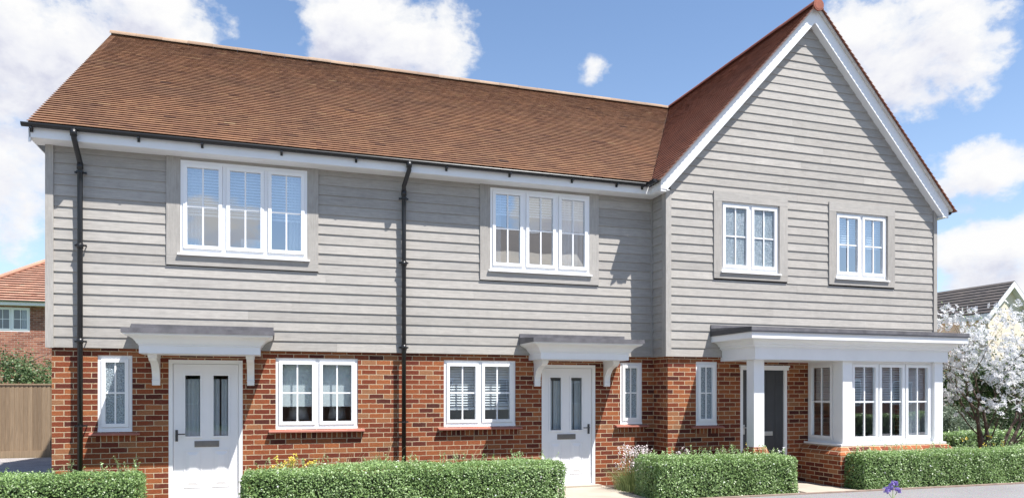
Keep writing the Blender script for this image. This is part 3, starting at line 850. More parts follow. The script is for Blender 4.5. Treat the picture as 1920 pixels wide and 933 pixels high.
mb.tube([(GX, -.768, WZ-.055), (GX, -.765, WZ-.055)], .085, 28, smooth=False)
mb.build('ridge_end_cap', M['ridge_red'], house)
# valley gutter lining hidden, back of left gable bargeboard
mb = MB()
for s_ in (0, 1):
    ya, za, yb_, zb_ = (EY+.05, EZ, RY, RZ) if s_ == 0 else (9.18, EZ, RY, RZ)
    mb.hexa([(-3.045, ya, za-.26), (-3.02, ya, za-.26), (-2.90, yb_, zb_-.26), (-2.93, yb_, zb_-.26), (-3.045, ya, za-.09), (-3.02, ya, za-.09), (-2.90, yb_, zb_-.09), (-2.93, yb_, zb_-.09)])
mb.build('bargeboard', M['white'], house)
mb = MB()
for s_ in (0, 1):
    ya, za, yb_, zb_ = (EY+.02, EZ, RY, RZ) if s_ == 0 else (9.18, EZ, RY, RZ)
    mb.hexa([(-3.043, ya, za-.05), (-2.95, ya, za-.05), (-2.83, yb_, zb_-.05), (-2.923, yb_, zb_-.05), (-3.043, ya, za-.004), (-2.95, ya, za-.004), (-2.83, yb_, zb_-.004), (-2.923, yb_, zb_-.004)])
mb.build('verge_strip', M['tile'], house)

# ------------------------------------------------------------------ gutters and downpipes
def half_gutter(mb, p0, p1, r_, side):
    p0 = Vector(p0); p1 = Vector(p1); side = Vector(side)
    N_ = 9; prof = []
    for j in range(N_+1):
        t = math.pi*j/N_
        prof.append((math.cos(t)*r_, -math.sin(t)*r_))
    prof += [(c*.92, z*.92+.001) for c, z in reversed(prof)]
    n = len(prof)
    i = mb.vs([p0+side*c+Vector((0, 0, z)) for c, z in prof]+[p1+side*c+Vector((0, 0, z)) for c, z in prof])
    for k in range(n):
        k2 = (k+1) % n
        mb.f.append((i+k, i+k2, i+n+k2, i+n+k)); mb.t.append(.5); mb.sm.append(k != N_ and k != n-1)
    for p in (p0, p1):
        m_ = mb.vs([p+side*c+Vector((0, 0, z)) for c, z in prof[:N_+1]]); mb.f.append(tuple(range(m_, m_+N_+1))); mb.t.append(.5); mb.sm.append(False)
mb = MB(); half_gutter(mb, (-3.11, -.368, 5.145), (6.12, -.368, 5.135), .048, (0, 1, 0))
half_gutter(mb, (6.10, -.66, 5.14), (6.10, -.34, 5.14), .050, (1, 0, 0))
g1 = mb.build('gutter', M['black'], house)
mb = MB(); half_gutter(mb, (12.48, -.64, 5.07), (12.48, 8.9, 5.07), .052, (1, 0, 0)); mb.build('gutter', M['black'], house)
for x in (-3.0, -1.72, -.91, .16, 1.23, 2.05, 2.615, 3.65, 4.73, 5.54, 6.02):
    bb = MB(); bb.box(x-.014, -.40, 5.075, x+.014, -.316, 5.10); bb.box(x-.016, -.335, 5.045, x+.016, -.3155, 5.10)
    bb.prism([(-.316, 5.05), (-.325, 5.05), (-.40, 5.10), (-.33, 5.095)], 'x', x-.010, x+.010)
    bb.build('gutter_bracket', M['black'], g1)
def downpipe(x, xt):
    mb = MB(); r_ = .034; y = -.125
    mb.tube([(xt, -.385, 5.12), (xt, -.385, 5.045), (xt+.004, -.375, 5.00), (x-.006, -.16, 4.80), (x, y, 4.74), (x, y, 4.3), (x, y, .03)], r_, 14)
    mb.tube([(xt, -.385, 5.11), (xt, -.385, 5.03)], .043, 14)
    mb.tube([(x, y, 4.84-.10), (x, y, 4.66)], .041, 14)
    for z in (3.6, 2.30): mb.tube([(x, y, z+.04), (x, y, z-.03)], .040, 14)
    o = mb.build('downpipe', M['black'], house)
    for z in (4.62, 3.62, 2.30, 1.14):
        cb = MB(); cb.box(x-.075, -.10, z-.012, x+.075, -.088, z+.012); cb.box(x-.040, -.163, z-.010, x+.040, -.085, z+.010)
        dp_ = -.035 if z > 2.25 else 0.02
        for s_ in (-1, 1): cb.tube([(x+s_*.062, -.105, z), (x+s_*.062, dp_, z)], .008, 8)
        cb.build('pipe_clip', M['black'], o)
downpipe(-2.478, -2.50)
downpipe(1.985, 2.02)

# ------------------------------------------------------------------ ground
def sheet(name, x0, y0, x1, y1, z, mat):
    mb = MB(); mb.face([(x0, y0, z), (x1, y0, z), (x1, y1, z), (x0, y1, z)]); return struct(mb.build(name, M[mat], recalc=False))
sheet('ground', -400, -400, 400, 400, -.012, 'grass')
sheet('road', -120, -21, 120, -1.96, -.002, 'road')
sheet('soil_bed', 3.1, -8.6, 4.9, -7.25, .006, 'soil')
sheet('soil_bed', -1.44, -1.92, 8.15, .0, .004, 'soil')
sheet('soil_bed', 9.1, -1.98, 16, 1.2, .004, 'soil')
sheet('path', -1.44, -1.93, -.36, .0, .012, 'concrete')
sheet('path', 4.22, -1.93, 5.42, .0, .012, 'concrete')
sheet('path', 8.12, -1.97, 9.12, YW, .012, 'concrete')
sheet('path', 6.42, -1.12, 9.10, YW, .010, 'concrete')
sheet('driveway', -30, -1.93, -2.86, 9.2, .008, 'paver')
sheet('soil_bed', -4.0, -1.92, -1.44, -1.05, .016, 'soil')
mb = MB()
x = -20
while x < 40:
    x2 = x+.9; yy = lambda t: -1.93-max(0, t-7.5)*.012
    mb.hexa([(x, yy(x)-.05, -.03), (x2-.006, yy(x2)-.05, -.03), (x2-.006, yy(x2), -.03), (x, yy(x), -.03),
             (x, yy(x)-.05, .022), (x2-.006, yy(x2)-.05, .022), (x2-.006, yy(x2), .022), (x, yy(x), .022)], rnd()); x = x2
struct(mb.build('kerb', M['kerb']))

# ------------------------------------------------------------------ foliage helpers
def leaf_mesh(name, P, Nrm, size, mat, parent=None, wl=.5, jit=.9, fold=.25, tint=None, up=0.0):
    P = np.asarray(P, float); n = len(P)
    Nn = np.asarray(Nrm, float)+RNG.normal(0, jit, (n, 3)); Nn[:, 2] += up
    Nn /= np.linalg.norm(Nn, axis=1)[:, None]+1e-9
    T = np.cross(Nn, RNG.normal(0, 1, (n, 3))); T /= np.linalg.norm(T, axis=1)[:, None]+1e-9
    B = np.cross(Nn, T)
    L = (np.asarray(size) if np.ndim(size) else np.full(n, size))*RNG.uniform(.65, 1.3, n)
    L = L[:, None]
    v = np.empty((n, 4, 3))
    v[:, 0] = P-T*L*.5; v[:, 1] = P+B*L*wl*.5+Nn*L*fold*.3; v[:, 2] = P+T*L*.5; v[:, 3] = P-B*L*wl*.5+Nn*L*fold*.3
    me = bpy.data.meshes.new(name)
    me.vertices.add(n*4); me.vertices.foreach_set('co', v.reshape(-1).astype(np.float32))
    me.loops.add(n*4); me.loops.foreach_set('vertex_index', np.arange(n*4, dtype=np.int32))
    me.polygons.add(n); me.polygons.foreach_set('loop_start', np.arange(0, n*4, 4, dtype=np.int32)); me.polygons.foreach_set('loop_total', np.full(n, 4, dtype=np.int32))
    me.update(calc_edges=True)
    at = me.attributes.new('tint', 'FLOAT', 'FACE')
    tv = RNG.uniform(0, 1, n) if tint is None else tint
    at.data.foreach_set('value', np.asarray(tv, dtype=np.float32))
    me.materials.append(M[mat] if isinstance(mat, str) else mat)
    o = bpy.data.objects.new(name, me); COL.objects.link(o)
    if parent: o.parent = parent; o.matrix_parent_inverse = inv_world(parent)
    return o
def lump(p, k=1.0, seed=0):
    x, y, z = p[:, 0]+seed, p[:, 1]+seed*.7, p[:, 2]
    return (np.sin(x*3.1*k+1)+np.sin(y*3.7*k+x*1.3)+np.sin(z*4.3*k+x*2.2)+.7*np.sin(x*9.3*k+z*7)+.5*np.sin(x*17*k+y*13))/4.2

def hedge(name, x0, x1, y0, y1, h, label, dens=6800, leaf=.031, mat='hedge', seed=0, flowers=0, corner=.10, backdens=.35, group='clipped hedges in front of the terrace', sprigs=150):
    t = thing(name, ((x0+x1)/2, (y0+y1)/2, 0), label, 'hedge', group)
    pts, nr = [], []
    def add(n, f, normal):
        u = RNG.uniform(0, 1, (n, 2)); p = f(u); pts.append(p); nr.append(np.tile(normal, (n, 1)))
    W, D_ = x1-x0, y1-y0
    add(int(W*h*dens), lambda u: np.stack([x0+u[:, 0]*W, np.full(len(u), y0), u[:, 1]*h], 1), (0, -1, .25))
    add(int(W*D_*dens), lambda u: np.stack([x0+u[:, 0]*W, y0+u[:, 1]*D_, np.full(len(u), h)], 1), (0, -.1, 1))
    add(int(D_*h*dens), lambda u: np.stack([np.full(len(u), x0), y0+u[:, 0]*D_, u[:, 1]*h], 1), (-1, 0, .25))
    add(int(D_*h*dens), lambda u: np.stack([np.full(len(u), x1), y0+u[:, 0]*D_, u[:, 1]*h], 1), (1, 0, .25))
    add(int(W*h*dens*backdens), lambda u: np.stack([x0+u[:, 0]*W, np.full(len(u), y1), u[:, 1]*h], 1), (0, 1, .25))
    P = np.concatenate(pts); N_ = np.concatenate(nr).astype(float)
    # round the box corners
    c = np.array([(x0+x1)/2, (y0+y1)/2, h/2]); hs = np.array([W/2, D_/2, h/2])
    q = P-c; inner = hs-corner
    cl = np.clip(q, -inner, inner); cl[:, 2] = np.clip(q[:, 2], -hs[2], inner[2])
    d = q-cl; dl = np.linalg.norm(d, axis=1); m = dl > corner
    q[m] = cl[m]+d[m]/dl[m][:, None]*corner
    P = q+c
    Nn = N_/np.linalg.norm(N_, axis=1)[:, None]
    dep = .012-np.abs(RNG.exponential(.044, len(P)))+RNG.normal(0, .010, len(P))+lump(P, 1.0, seed)*.055
    P = P+Nn*dep[:, None]; P[:, 2] = np.maximum(P[:, 2], .015)
    ti = np.clip(.45+.35*RNG.normal(0, 1, len(P))*.6+lump(P, .7, seed+4)*.22, 0, 1)
    leaf_mesh('hedge_leaves', P, N_*1.0, leaf, mat, t, .55, .75, tint=ti, up=.25)
    # twig mass as a plain box, coloured dark so leaf gaps look shaded
    mb = MB(); i_ = .11; nx = max(2, int(W/.12)); 
    mb.box(x0+i_, y0+i_, 0, x1-i_, y1-i_, h-i_-.01)
    mb.build('hedge_core', M['hedge_core'], t)
    if sprigs:
        sp, sn = [], []
        for _ in range(sprigs):
            bx, by = rnd(x0+.05, x1-.05), rnd(y0+.04, y1-.02); H = .03+.15*rnd()**2.2; lx, ly = rnd(-.05, .05), rnd(-.04, .04)
            for k in range(int(H/.008)):
                f_ = k/(H/.008); sp.append((bx+lx*f_+rnd(-.014, .014), by+ly*f_+rnd(-.014, .014), h+H*f_)); sn.append((rnd(-1, 1), rnd(-1, 1), .8))
        leaf_mesh('shoot_leaves', sp, sn, leaf*.95, mat, t, .5, .5, tint=RNG.uniform(.4, 1, len(sp)))
    if flowers:
        k = RNG.integers(0, len(P), flowers); F_ = P[k]+Nn[k]*.02
        leaf_mesh('hedge_flowers', F_, Nn[k], .024, 'blossom', t, .95, .4)['kind'] = 'stuff'
    return t
hedge('clipped_hedge', -.34, 4.02, -1.84, -1.15, .60, 'longest clipped green hedge, between the two white front doors', seed=1, flowers=160)
hedge('clipped_hedge', 5.43, 8.02, -1.86, -1.15, .60, 'short clipped hedge in front of the narrow window and dark porch door', seed=5, flowers=90)
hedge('clipped_hedge', 9.17, 13.9, -1.92, -1.50, .60, 'clipped hedge running in front of the bay window to the right edge', seed=9, flowers=170)
hedge('clipped_hedge', -3.7, -1.50, -1.82, -1.15, .60, 'clipped hedge at the left corner under the black downpipe', seed=14, flowers=30, sprigs=70)

def blades(name, cx_, cy_, z, n, H, spread, lean, mat, parent=None, w=.006):
    mb = MB()
    for _ in range(n):
        a = rnd(0, 6.283); r_ = rnd(0, spread*.3); bx, by = cx_+math.cos(a)*r_, cy_+math.sin(a)*r_; hh = H*rnd(.5, 1.1); lx, ly = math.cos(a)*lean*rnd(.2, 1.1)*hh, math.sin(a)*lean*rnd(.2, 1.1)*hh
        p = [(bx+lx*t*t, by+ly*t*t, z+hh*(t-.18*t*t*lean)) for t in (0, .35, .7, 1)]
        ww = [w, w*.9, w*.6, w*.15]; sx, sy = -math.sin(a+.8), math.cos(a+.8); ti = rnd()
        for k in range(3):
            mb.face([(p[k][0]-sx*ww[k], p[k][1]-sy*ww[k], p[k][2]), (p[k][0]+sx*ww[k], p[k][1]+sy*ww[k], p[k][2]),
                     (p[k+1][0]+sx*ww[k+1], p[k+1][1]+sy*ww[k+1], p[k+1][2]), (p[k+1][0]-sx*ww[k+1], p[k+1][1]-sy*ww[k+1], p[k+1][2])], ti)
    return mb.build(name, M[mat], parent, recalc=False)
def sprig_plant(x, y, H, n, label, mat='mid_leaf', flower=None, name='garden_plant', spread=.16, leaf=.032, grp='plants growing between the hedges and the wall'):
    t = thing(name, (x, y, 0), label, 'plant', grp)
    sb = MB(); P, Nn, F_ = [], [], []
    for _ in range(n):
        a = rnd(0, 6.283); h_ = H*rnd(.6, 1.05); e = (x+math.cos(a)*spread*rnd(.3, 1.3), y+math.sin(a)*spread*rnd(.2, .8), h_)
        mid = (x+(e[0]-x)*.35, y+(e[1]-y)*.35, h_*.6)
        sb.tube([(x+rnd(-.03, .03), y, 0), mid, e], [.005, .004, .002], 5, caps=False)
        m_ = int(h_*55)
        for k in range(m_):
            f_ = .25+.75*k/m_; 
            if f_ < .6: q = [mid[i]*(f_/.6)+(x, y, 0)[i]*(1-f_/.6) for i in range(3)]
            else: q = [mid[i]*(1-(f_-.6)/.4)+e[i]*(f_-.6)/.4 for i in range(3)]
            P.append([q[0]+rnd(-.03, .03), q[1]+rnd(-.03, .03), q[2]+rnd(-.01, .02)]); Nn.append((rnd(-.6, .6), rnd(-.8, .2), .8))
        if flower:
            for _k in range(7): F_.append((e[0]+rnd(-.03, .03), e[1]+rnd(-.03, .03), e[2]+rnd(-.03, .03)))
    sb.build('stem', M['stem'], t, recalc=False)
    leaf_mesh('leaves', P, Nn, leaf, mat, t, .45, .6)
    if flower: leaf_mesh('flowers', F_, [(0, -.5, 1)]*len(F_), .030, flower, t, .8, .8)['kind'] = 'stuff'
    return t
sprig_plant(-2.55, -.75, .72, 8, 'leafy shoots at the foot of the left brick corner')
sprig_plant(-1.85, -.62, .78, 7, 'tall leafy shoots under the small frosted window by the left door')
sprig_plant(-2.30, -.60, .66, 6, 'small leafy plant between the downpipe and the left hedge end')
sprig_plant(.22, -.85, .70, 26, 'yellow lime leaved plant behind the left end of the long hedge', mat='lime_leaf', flower='yellow', spread=.34, leaf=.036)
sprig_plant(.72, -.72, .60, 8, 'thin yellow flowered plant under the window with roller blind', flower='yellow', spread=.2)
sprig_plant(1.35, -.6, .74, 8, 'loose green plant behind the long hedge, right of the yellow flowers', spread=.22)
sprig_plant(2.18, -.5, .70, 8, 'green plant at the foot of the middle downpipe', spread=.2)
sprig_plant(2.95, -.55, .76, 9, 'bushy green plant under the left of the slatted window', spread=.28)
sprig_plant(3.70, -.5, .72, 7, 'green plant behind the right end of the long hedge', spread=.22)
sprig_plant(6.30, -.9, .68, 8, 'shoots behind the left end of the porch hedge', flower='pinkish', spread=.2)
sprig_plant(6.95, -.95, .72, 8, 'shoots under the narrow window left of the dark door', spread=.24)
sprig_plant(7.72, -1.0, .75, 6, 'yellow dotted plant at the foot of the white porch column', flower='yellow', spread=.16)
sprig_plant(8.25, -1.08, .62, 5, 'small white flowered plant at the right end of the porch hedge', flower='blossom', spread=.1)
for (x, y, H, l) in ((1.05, -.45, .82, 'straw coloured grass tuft under the roller blind window'), (1.62, -.45, .98, 'tallest straw coloured grass tuft, left of the middle downpipe'), (2.80, -.45, .86, 'straw coloured grass tuft right of the middle downpipe'), (.62, -.45, .78, 'thin grass tuft under the left part of the roller blind window')):
    t = thing('ornamental_grass', (x, y, 0), l, 'grass tuft', 'straw grasses behind the long hedge')
    blades('grass_blades', x, y, 0, 34, H, .3, .55, 'straw', t, .004)
# white flowered clump by the middle door
t = thing('flowering_plant', (5.66, -.72, 0), 'white flowered clump with fine green leaves right of the middle door', 'plant')
blades('grass_blades', 5.64, -.74, 0, 620, .44, 1.0, .8, 'greenblade', t, .0045)
P = []; Nn = []
sb = MB()
for _ in range(90):
    a = rnd(0, 6.28); r_ = rnd(0, .34); e = (5.72+math.cos(a)*r_, -.66+math.sin(a)*r_*.7, rnd(.36, .72))
    sb.tube([(5.66+rnd(-.1, .1), -.70+rnd(-.08, .08), 0), e], .0022, 4, caps=False)
    for k in range(9): P.append((e[0]+rnd(-.035, .035), e[1]+rnd(-.035, .035), e[2]+rnd(-.07, .03))); Nn.append((0, -.6, .8))
sb.build('stem', M['stem'], t, recalc=False)
leaf_mesh('flowers', P, Nn, .026, 'pinkish', t, .7, .7)['kind'] = 'stuff'

# purple flower close to the camera
t = thing('purple_flower', (3.99, -7.69, 0), 'single purple flower head on a thin green stem near the camera', 'flower')
mb = MB(); mb.tube([(4.00, -7.69, 0), (3.985, -7.69, .5), (3.99, -7.69, .92)], [.004, .0035, .003], 6)
for dx, dz_ in ((-.045, .935), (.035, .93), (.0, .975)): mb.tube([(3.99, -7.69, .88), (3.99+dx, -7.69, dz_)], .0022, 5)
mb.build('stem', M['stem'], t, recalc=False)
P = []; Nn = []
for (dx, dy, dz_) in ((-.050, 0, .945), (.043, .0, .943), (.004, -.01, .985), (-.008, .015, .96)):
    for _ in range(26):
        v_ = Vector((rnd(-1, 1), rnd(-1, 1), rnd(-.8, 1))).normalized()*rnd(.006, .026); P.append((3.99+dx+v_.x, -7.69+dy+v_.y, dz_+v_.z)); Nn.append(tuple(v_*40))
leaf_mesh('petals', P, Nn, .026, 'purple', t, .65, .4)
blades('leaf', 4.0, -7.69, 0, 7, .35, .1, .4, 'greenblade', t, .008)

# ------------------------------------------------------------------ trees and shrubs
def crown_leaves(name, c, r, n, size, mat, parent, clumps=26, seedshape=1.0, flat=1.0):
    P, Nn, T = [], [], []
    cs = []
    for _ in range(clumps):
        v_ = Vector((random.gauss(0, 1), random.gauss(0, 1), random.gauss(0, 1))).normalized()*rnd(.35, .9)
        cs.append((Vector((c[0]+v_.x*r[0], c[1]+v_.y*r[1], c[2]+v_.z*r[2])), rnd(.22, .42), rnd(-.2, .2)))
    per = n//clumps
    for (cc, rr, tt) in cs:
        q = RNG.normal(0, 1, (per, 3)); q /= np.linalg.norm(q, axis=1)[:, None]
        rad = (RNG.uniform(.35, 1, per)**.5)[:, None]*np.array([r[0], r[1], r[2]])*rr*(1+.25*RNG.normal(0, 1, per))[:, None]
        P.append(np.array(cc)+q*rad); Nn.append(q+np.array([0, 0, .4])); T.append(np.clip(.45+tt+RNG.normal(0, .22, per), 0, 1))
    return leaf_mesh(name, np.concatenate(P), np.concatenate(Nn), size, mat, parent, .55, .6, tint=np.concatenate(T))
def limbs(mb, p, d, L, r_, depth, tips, kink=.22, split=(2, 3), upb=.1):
    pts = [Vector(p)]; rs = [r_]; dd = Vector(d).normalized(); n = 4
    for k in range(n):
        dd = (dd+Vector((rnd(-kink, kink), rnd(-kink, kink), rnd(-kink*.5, kink*.5)+upb))).normalized()
        pts.append(pts[-1]+dd*L/n); rs.append(r_*(1-.45*(k+1)/n))
    mb.tube(pts, rs, 7 if r_ > .02 else 5, caps=False)
    if depth == 0: tips.append((pts[-1], dd)); tips.append((pts[-2], dd)); tips.append((pts[-3], dd)); return
    for k in range(random.randint(*split)):
        nd = (dd+Vector((rnd(-.9, .9), rnd(-.9, .9), rnd(-.35, .5)))).normalized()
        limbs(mb, pts[-1], nd, L*rnd(.6, .85), rs[-1]*.75, depth-1, tips, kink, split, upb)
    if depth > 1: limbs(mb, pts[2], (dd+Vector((rnd(-1, 1), rnd(-1, 1), .1))).normalized(), L*.6, rs[2]*.5, depth-1, tips, kink, split, upb)
def simple_tree(name, x, y, H, r, label, mat='dark_leaf', n=9000, size=.12, trunk=.12, group=None, low=.25):
    t = thing(name, (x, y, 0), label, 'tree', group)
    mb = MB(); tips = []
    mb.tube([(x, y, -.1), (x+.05, y, H*.35), (x, y+.05, H*.75)], [trunk, trunk*.7, trunk*.25], 8)
    for k in range(9):
        a = k*2.4; z = H*(.25+.06*k); mb.tube([(x, y, z), (x+math.cos(a)*r*.4, y+math.sin(a)*r*.4, z+H*.12), (x+math.cos(a)*r*.75, y+math.sin(a)*r*.75, z+H*.18)], [trunk*.4, trunk*.25, trunk*.08], 6)
    mb.build('trunk', M['bark'], t, recalc=False)
    crown_leaves('crown', (x, y, H*(low+(1-low)/2)), (r, r, H*(1-low)/2), n, size, mat, t, clumps=34)
    return t
def shrub(name, x, y, H, r, label, mat, n=7000, size=.04, cat='shrub', group=None, core=True):
    t = thing(name, (x, y, 0), label, cat, group)
    mb = MB()
    for k in range(9):
        a = k*.7; mb.tube([(x+math.cos(a)*.05, y+math.sin(a)*.05, 0), (x+math.cos(a)*r*.4, y+math.sin(a)*r*.4, H*.5), (x+math.cos(a)*r*.7, y+math.sin(a)*r*.7, H*.85)], [.02, .013, .005], 5, caps=False)
    mb.build('branches', M['bark'], t, recalc=False)
    crown_leaves('foliage', (x, y, H*.52), (r*.85, r*.85, H*.42), n, size, mat, t, clumps=30)
    return t

# white magnolia at the right
t = thing('blossom_tree', (13.8, -.37, 0), 'white blossoming tree with several dark crooked stems at the right', 'tree')
random.seed(23)
mb = MB(); tips = []
for (dx, dy, sx, L) in ((-.20, 0, -.12, 1.3), (.06, .02, .14, 1.25), (.10, -.04, .50, 1.2), (-.10, .05, -.38, 1.1), (.16, .08, .80, 1.2)):
    limbs(mb, (13.8+dx*.4, -.37+dy, -.05), (sx, dy*2, 1), L, .050, 4, tips, .17, (2, 2), .06)
mb.build('trunk', M['bark'], t, recalc=False)
P, Nn, T = [], [], []
for (p, dd) in tips:
    if p.z < 1.25: continue
    for f_ in range(random.randint(1, 3)):
        c = p+Vector((random.gauss(0, .09), random.gauss(0, .09), random.gauss(0, .08)))
        ax = Vector((rnd(-1, 1), rnd(-1, .3), rnd(-.2, 1))).normalized(); u_ = ax.orthogonal().normalized(); w_ = ax.cross(u_)
        for k in range(9):
            a = k*.698; rad = u_*math.cos(a)+w_*math.sin(a)
            P.append(tuple(c+rad*.028+ax*.008)); Nn.append((rad, ax))
            T.append(rnd(.3, 1))
# petals with set direction: strips pointing outwards
pm = MB()
for (p, (rad, ax), ti) in zip(P, Nn, T):
    p = Vector(p); side = rad.cross(ax).normalized(); L = rnd(.036, .056); w_ = L*.22
    b0 = p-rad*.022; tip = p+rad*L*.7+ax*rnd(-.012, .02); m1 = p+rad*.008+side*w_; m2 = p+rad*.008-side*w_
    pm.face([b0, m1, tip, m2], ti)
pm.build('blossom', M['blossom'], t, recalc=False)
lp = []; ln = []
for (p, dd) in tips:
    for _ in range(3): lp.append(tuple(p+Vector((random.gauss(0, .10), random.gauss(0, .10), random.gauss(0, .09))))); ln.append((rnd(-1, 1), -.5, .6))
leaf_mesh('leaves', lp, ln, .045, 'mid_leaf', t, .5, .6)

random.seed(5)
hedge('low_hedge', 13.9, 17.2, .55, 1.5, .70, 'low white dotted hedge around the foot of the blossom tree', dens=2600, leaf=.045, mat='hedge', seed=21, flowers=260, group=None, sprigs=40)
hedge('tall_hedge', 19.9, 27.5, 6.9, 8.0, 1.08, 'dark clipped hedge far behind the blossom tree', dens=1500, leaf=.07, mat='dark_leaf', seed=30, group=None, sprigs=0)
shrub('silver_shrub', 17.4, 3.9, 1.5, .95, 'rounded silvery shrub beside the right end of the bay', 'silver_leaf', n=9000, size=.055)
shrub('silver_shrub', 16.0, 3.4, 1.0, .6, 'smaller grey green shrub left of the rounded silvery shrub', 'silver_leaf', n=4000, size=.05)
sprig_plant(12.75, -.95, .74, 8, 'yellow flowers right of the bay window post', flower='yellow', spread=.3, grp=None)
sprig_plant(13.35, -.9, .72, 6, 'yellow flowers at the foot of the blossom tree', flower='yellow', spread=.2, grp=None)
mb = MB(); mb.box(12.9, 1.9, 0, 16.0, 2.1, .42); tag(mb.build('low_wall', M['brick_far']), 'low grey brick wall beside the right corner of the house', 'wall')
for (x, y, H, r, l) in ((25.6, 12.2, 3.3, 2.0, 'dark tree directly behind the silvery shrub'), (29.0, 11.6, 3.3, 2.4, 'dark tree behind the middle of the blossom tree'), (32.4, 10.9, 3.7, 2.6, 'dark tree behind the right side of the blossom tree'), (24.0, 15.5, 3.6, 2.0, 'dark tree farthest back beside the house corner')):
    simple_tree('dark_tree', x, y, H, r, l, n=8000, size=.15, group='dark trees behind the blossom tree', low=.05)
simple_tree('garden_tree', -7.2, 14.0, 3.15, 1.5, 'leafy small tree rising over the wooden fence at the left', 'mid_leaf', n=7000, size=.085, trunk=.07, low=.2)
simple_tree('garden_tree', -5.0, 12.6, 2.55, .95, 'smaller leafy tree over the fence beside the brick corner', 'mid_leaf', n=4500, size=.08, trunk=.05, low=.2)

# ------------------------------------------------------------------ fence
ft = thing('wooden_fence', (-7.5, 9.3, 0), 'close boarded wooden fence left of the house', 'fence')
mb = MB(); x = -14.0
while x < -2.9:
    w_ = .112; ti = rnd(); mb.hexa([(x, 9.30, .17), (x+w_, 9.285, .17), (x+w_, 9.305, .17), (x, 9.315, .17), (x, 9.30, 1.78), (x+w_, 9.285, 1.78), (x+w_, 9.305, 1.78), (x, 9.315, 1.78)], ti); x += .096
mb.build('fence_boards', M['fence'], ft)
mb = MB(); mb.box(-14, 9.265, .0, -2.9, 9.29, .175, .55); mb.build('gravel_board', M['fence'], ft)
mb = MB(); mb.box(-14, 9.27, 1.781, -2.9, 9.34, 1.815, .8); mb.build('capping_rail', M['fence'], ft)

# ------------------------------------------------------------------ neighbouring brick house (left, behind)
nb = thing('neighbouring_house', (-8.5, 26, 0), 'red brick house with orange tiled hipped roof behind the fence', 'house')
hx0, hx1, hy0, hy1 = -11.75, -6.6, 23.0, 31.0
mb = MB(); wall(mb, 'y', hy0, hx0, hx1+6, -.1, 5.1, [(-11.15, -9.25, 4.05, 5.02)], .1)
mb.face([(hx0, hy0, -.1), (hx0, hy1, -.1), (hx0, hy1, 5.1), (hx0, hy0, 5.1)])
mb.build('brick_wall', M['brick_far'], nb)
mb = MB(); mb.box(-9.05, 22.5, -.1, -8.2, hy0, 4.9); mb.build('brick_pier', M['brick_far'], nb) if False else None
def far_tiles(mb, O, A, S, rows, lo, hi, g=.30, tw=.24): tiles(mb, O, A, S, rows, 10, lo, hi, gauge=g, tw=tw, base=-.03, thick=.03, gap=.006)
mb = MB(); tp = .72; tl = math.hypot(1, tp); ez = 5.28
O = (0, hy0-.35, ez); rr = int(4.6*tl/.2)
def hipx(s): return hx0-.35+s/tl
tiles(mb, O, (1, 0, 0), (0, 1/tl, tp/tl), rr, 10, hipx, lambda s: hx1+6, gauge=.2, tw=.2, base=-.03, thick=.014, gap=.003)
mb.build('roof_tiles', M['tile_far'], nb, recalc=False)
mb = MB(); zt = ez+4.35*tp
mb.face([(hx0-.35, hy0-.35, ez-.05), (hx0-.35, hy1+.35, ez-.05), (hx0+4.0, hy1-4, zt-.05), (hx0+4.0, hy0+4, zt-.05)])
mb.face([(hx0-.35, hy0-.33, ez-.06), (hx1+6, hy0-.33, ez-.06), (hx1+6, hy0+4, zt-.06), (hx0+4.0, hy0+4, zt-.06)])
mb.face([(hx0-.35, hy1+.35, ez-.05), (hx1+6, hy1+.35, ez-.05), (hx1+6, hy1-4, zt-.05), (hx0+4, hy1-4, zt-.05)])
mb.build('roof_deck', M['tile_far'], nb, recalc=False)
mb = MB(); mb.tube([(hx0-.35, hy0-.35, ez+.02), (hx0+4.0, hy0+4.0, zt+.02)], .10, 8); mb.build('hip_ridge', M['tile_far'], nb)
mb = MB(); mb.box(hx0-.36, hy0-.36, 5.08, hx1+6, hy0-.33, 5.25); mb.box(hx0-.36, hy0-.33, 5.08, hx1+6, hy0, 5.10)
mb.build('fascia', M['white'], nb)
mb = MB(); half_gutter(mb, (hx0-.4, hy0-.42, 5.27), (hx1+6, hy0-.42, 5.26), .06, (0, 1, 0)); mb.build('gutter', M['letter_grey'], nb)
window(at_xy(-11.15, hy0+.02, 4.05), 1.90, .97, 3, glass='glass_door', parent=nb, curtain=[(1.55, 1.85)])
mb = MB(); mb.box(-11.3, 23.6, 3.2, -9.0, 23.65, 5.1); mb.build('room_wall', M['furn'], nb)
# a garage top seen over the fence
gt = thing('white_garage', (-6.3, 18.5, 0), 'pale low outbuilding half hidden by the trees over the fence', 'outbuilding')
mb = MB(); mb.box(-7.0, 18, 0, -5.4, 20, 2.55); mb.build('wall', M['white'], gt)
mb = MB(); mb.box(-7.15, 17.85, 2.55, -5.25, 20.15, 2.66); mb.build('roof', M['lead'], gt)

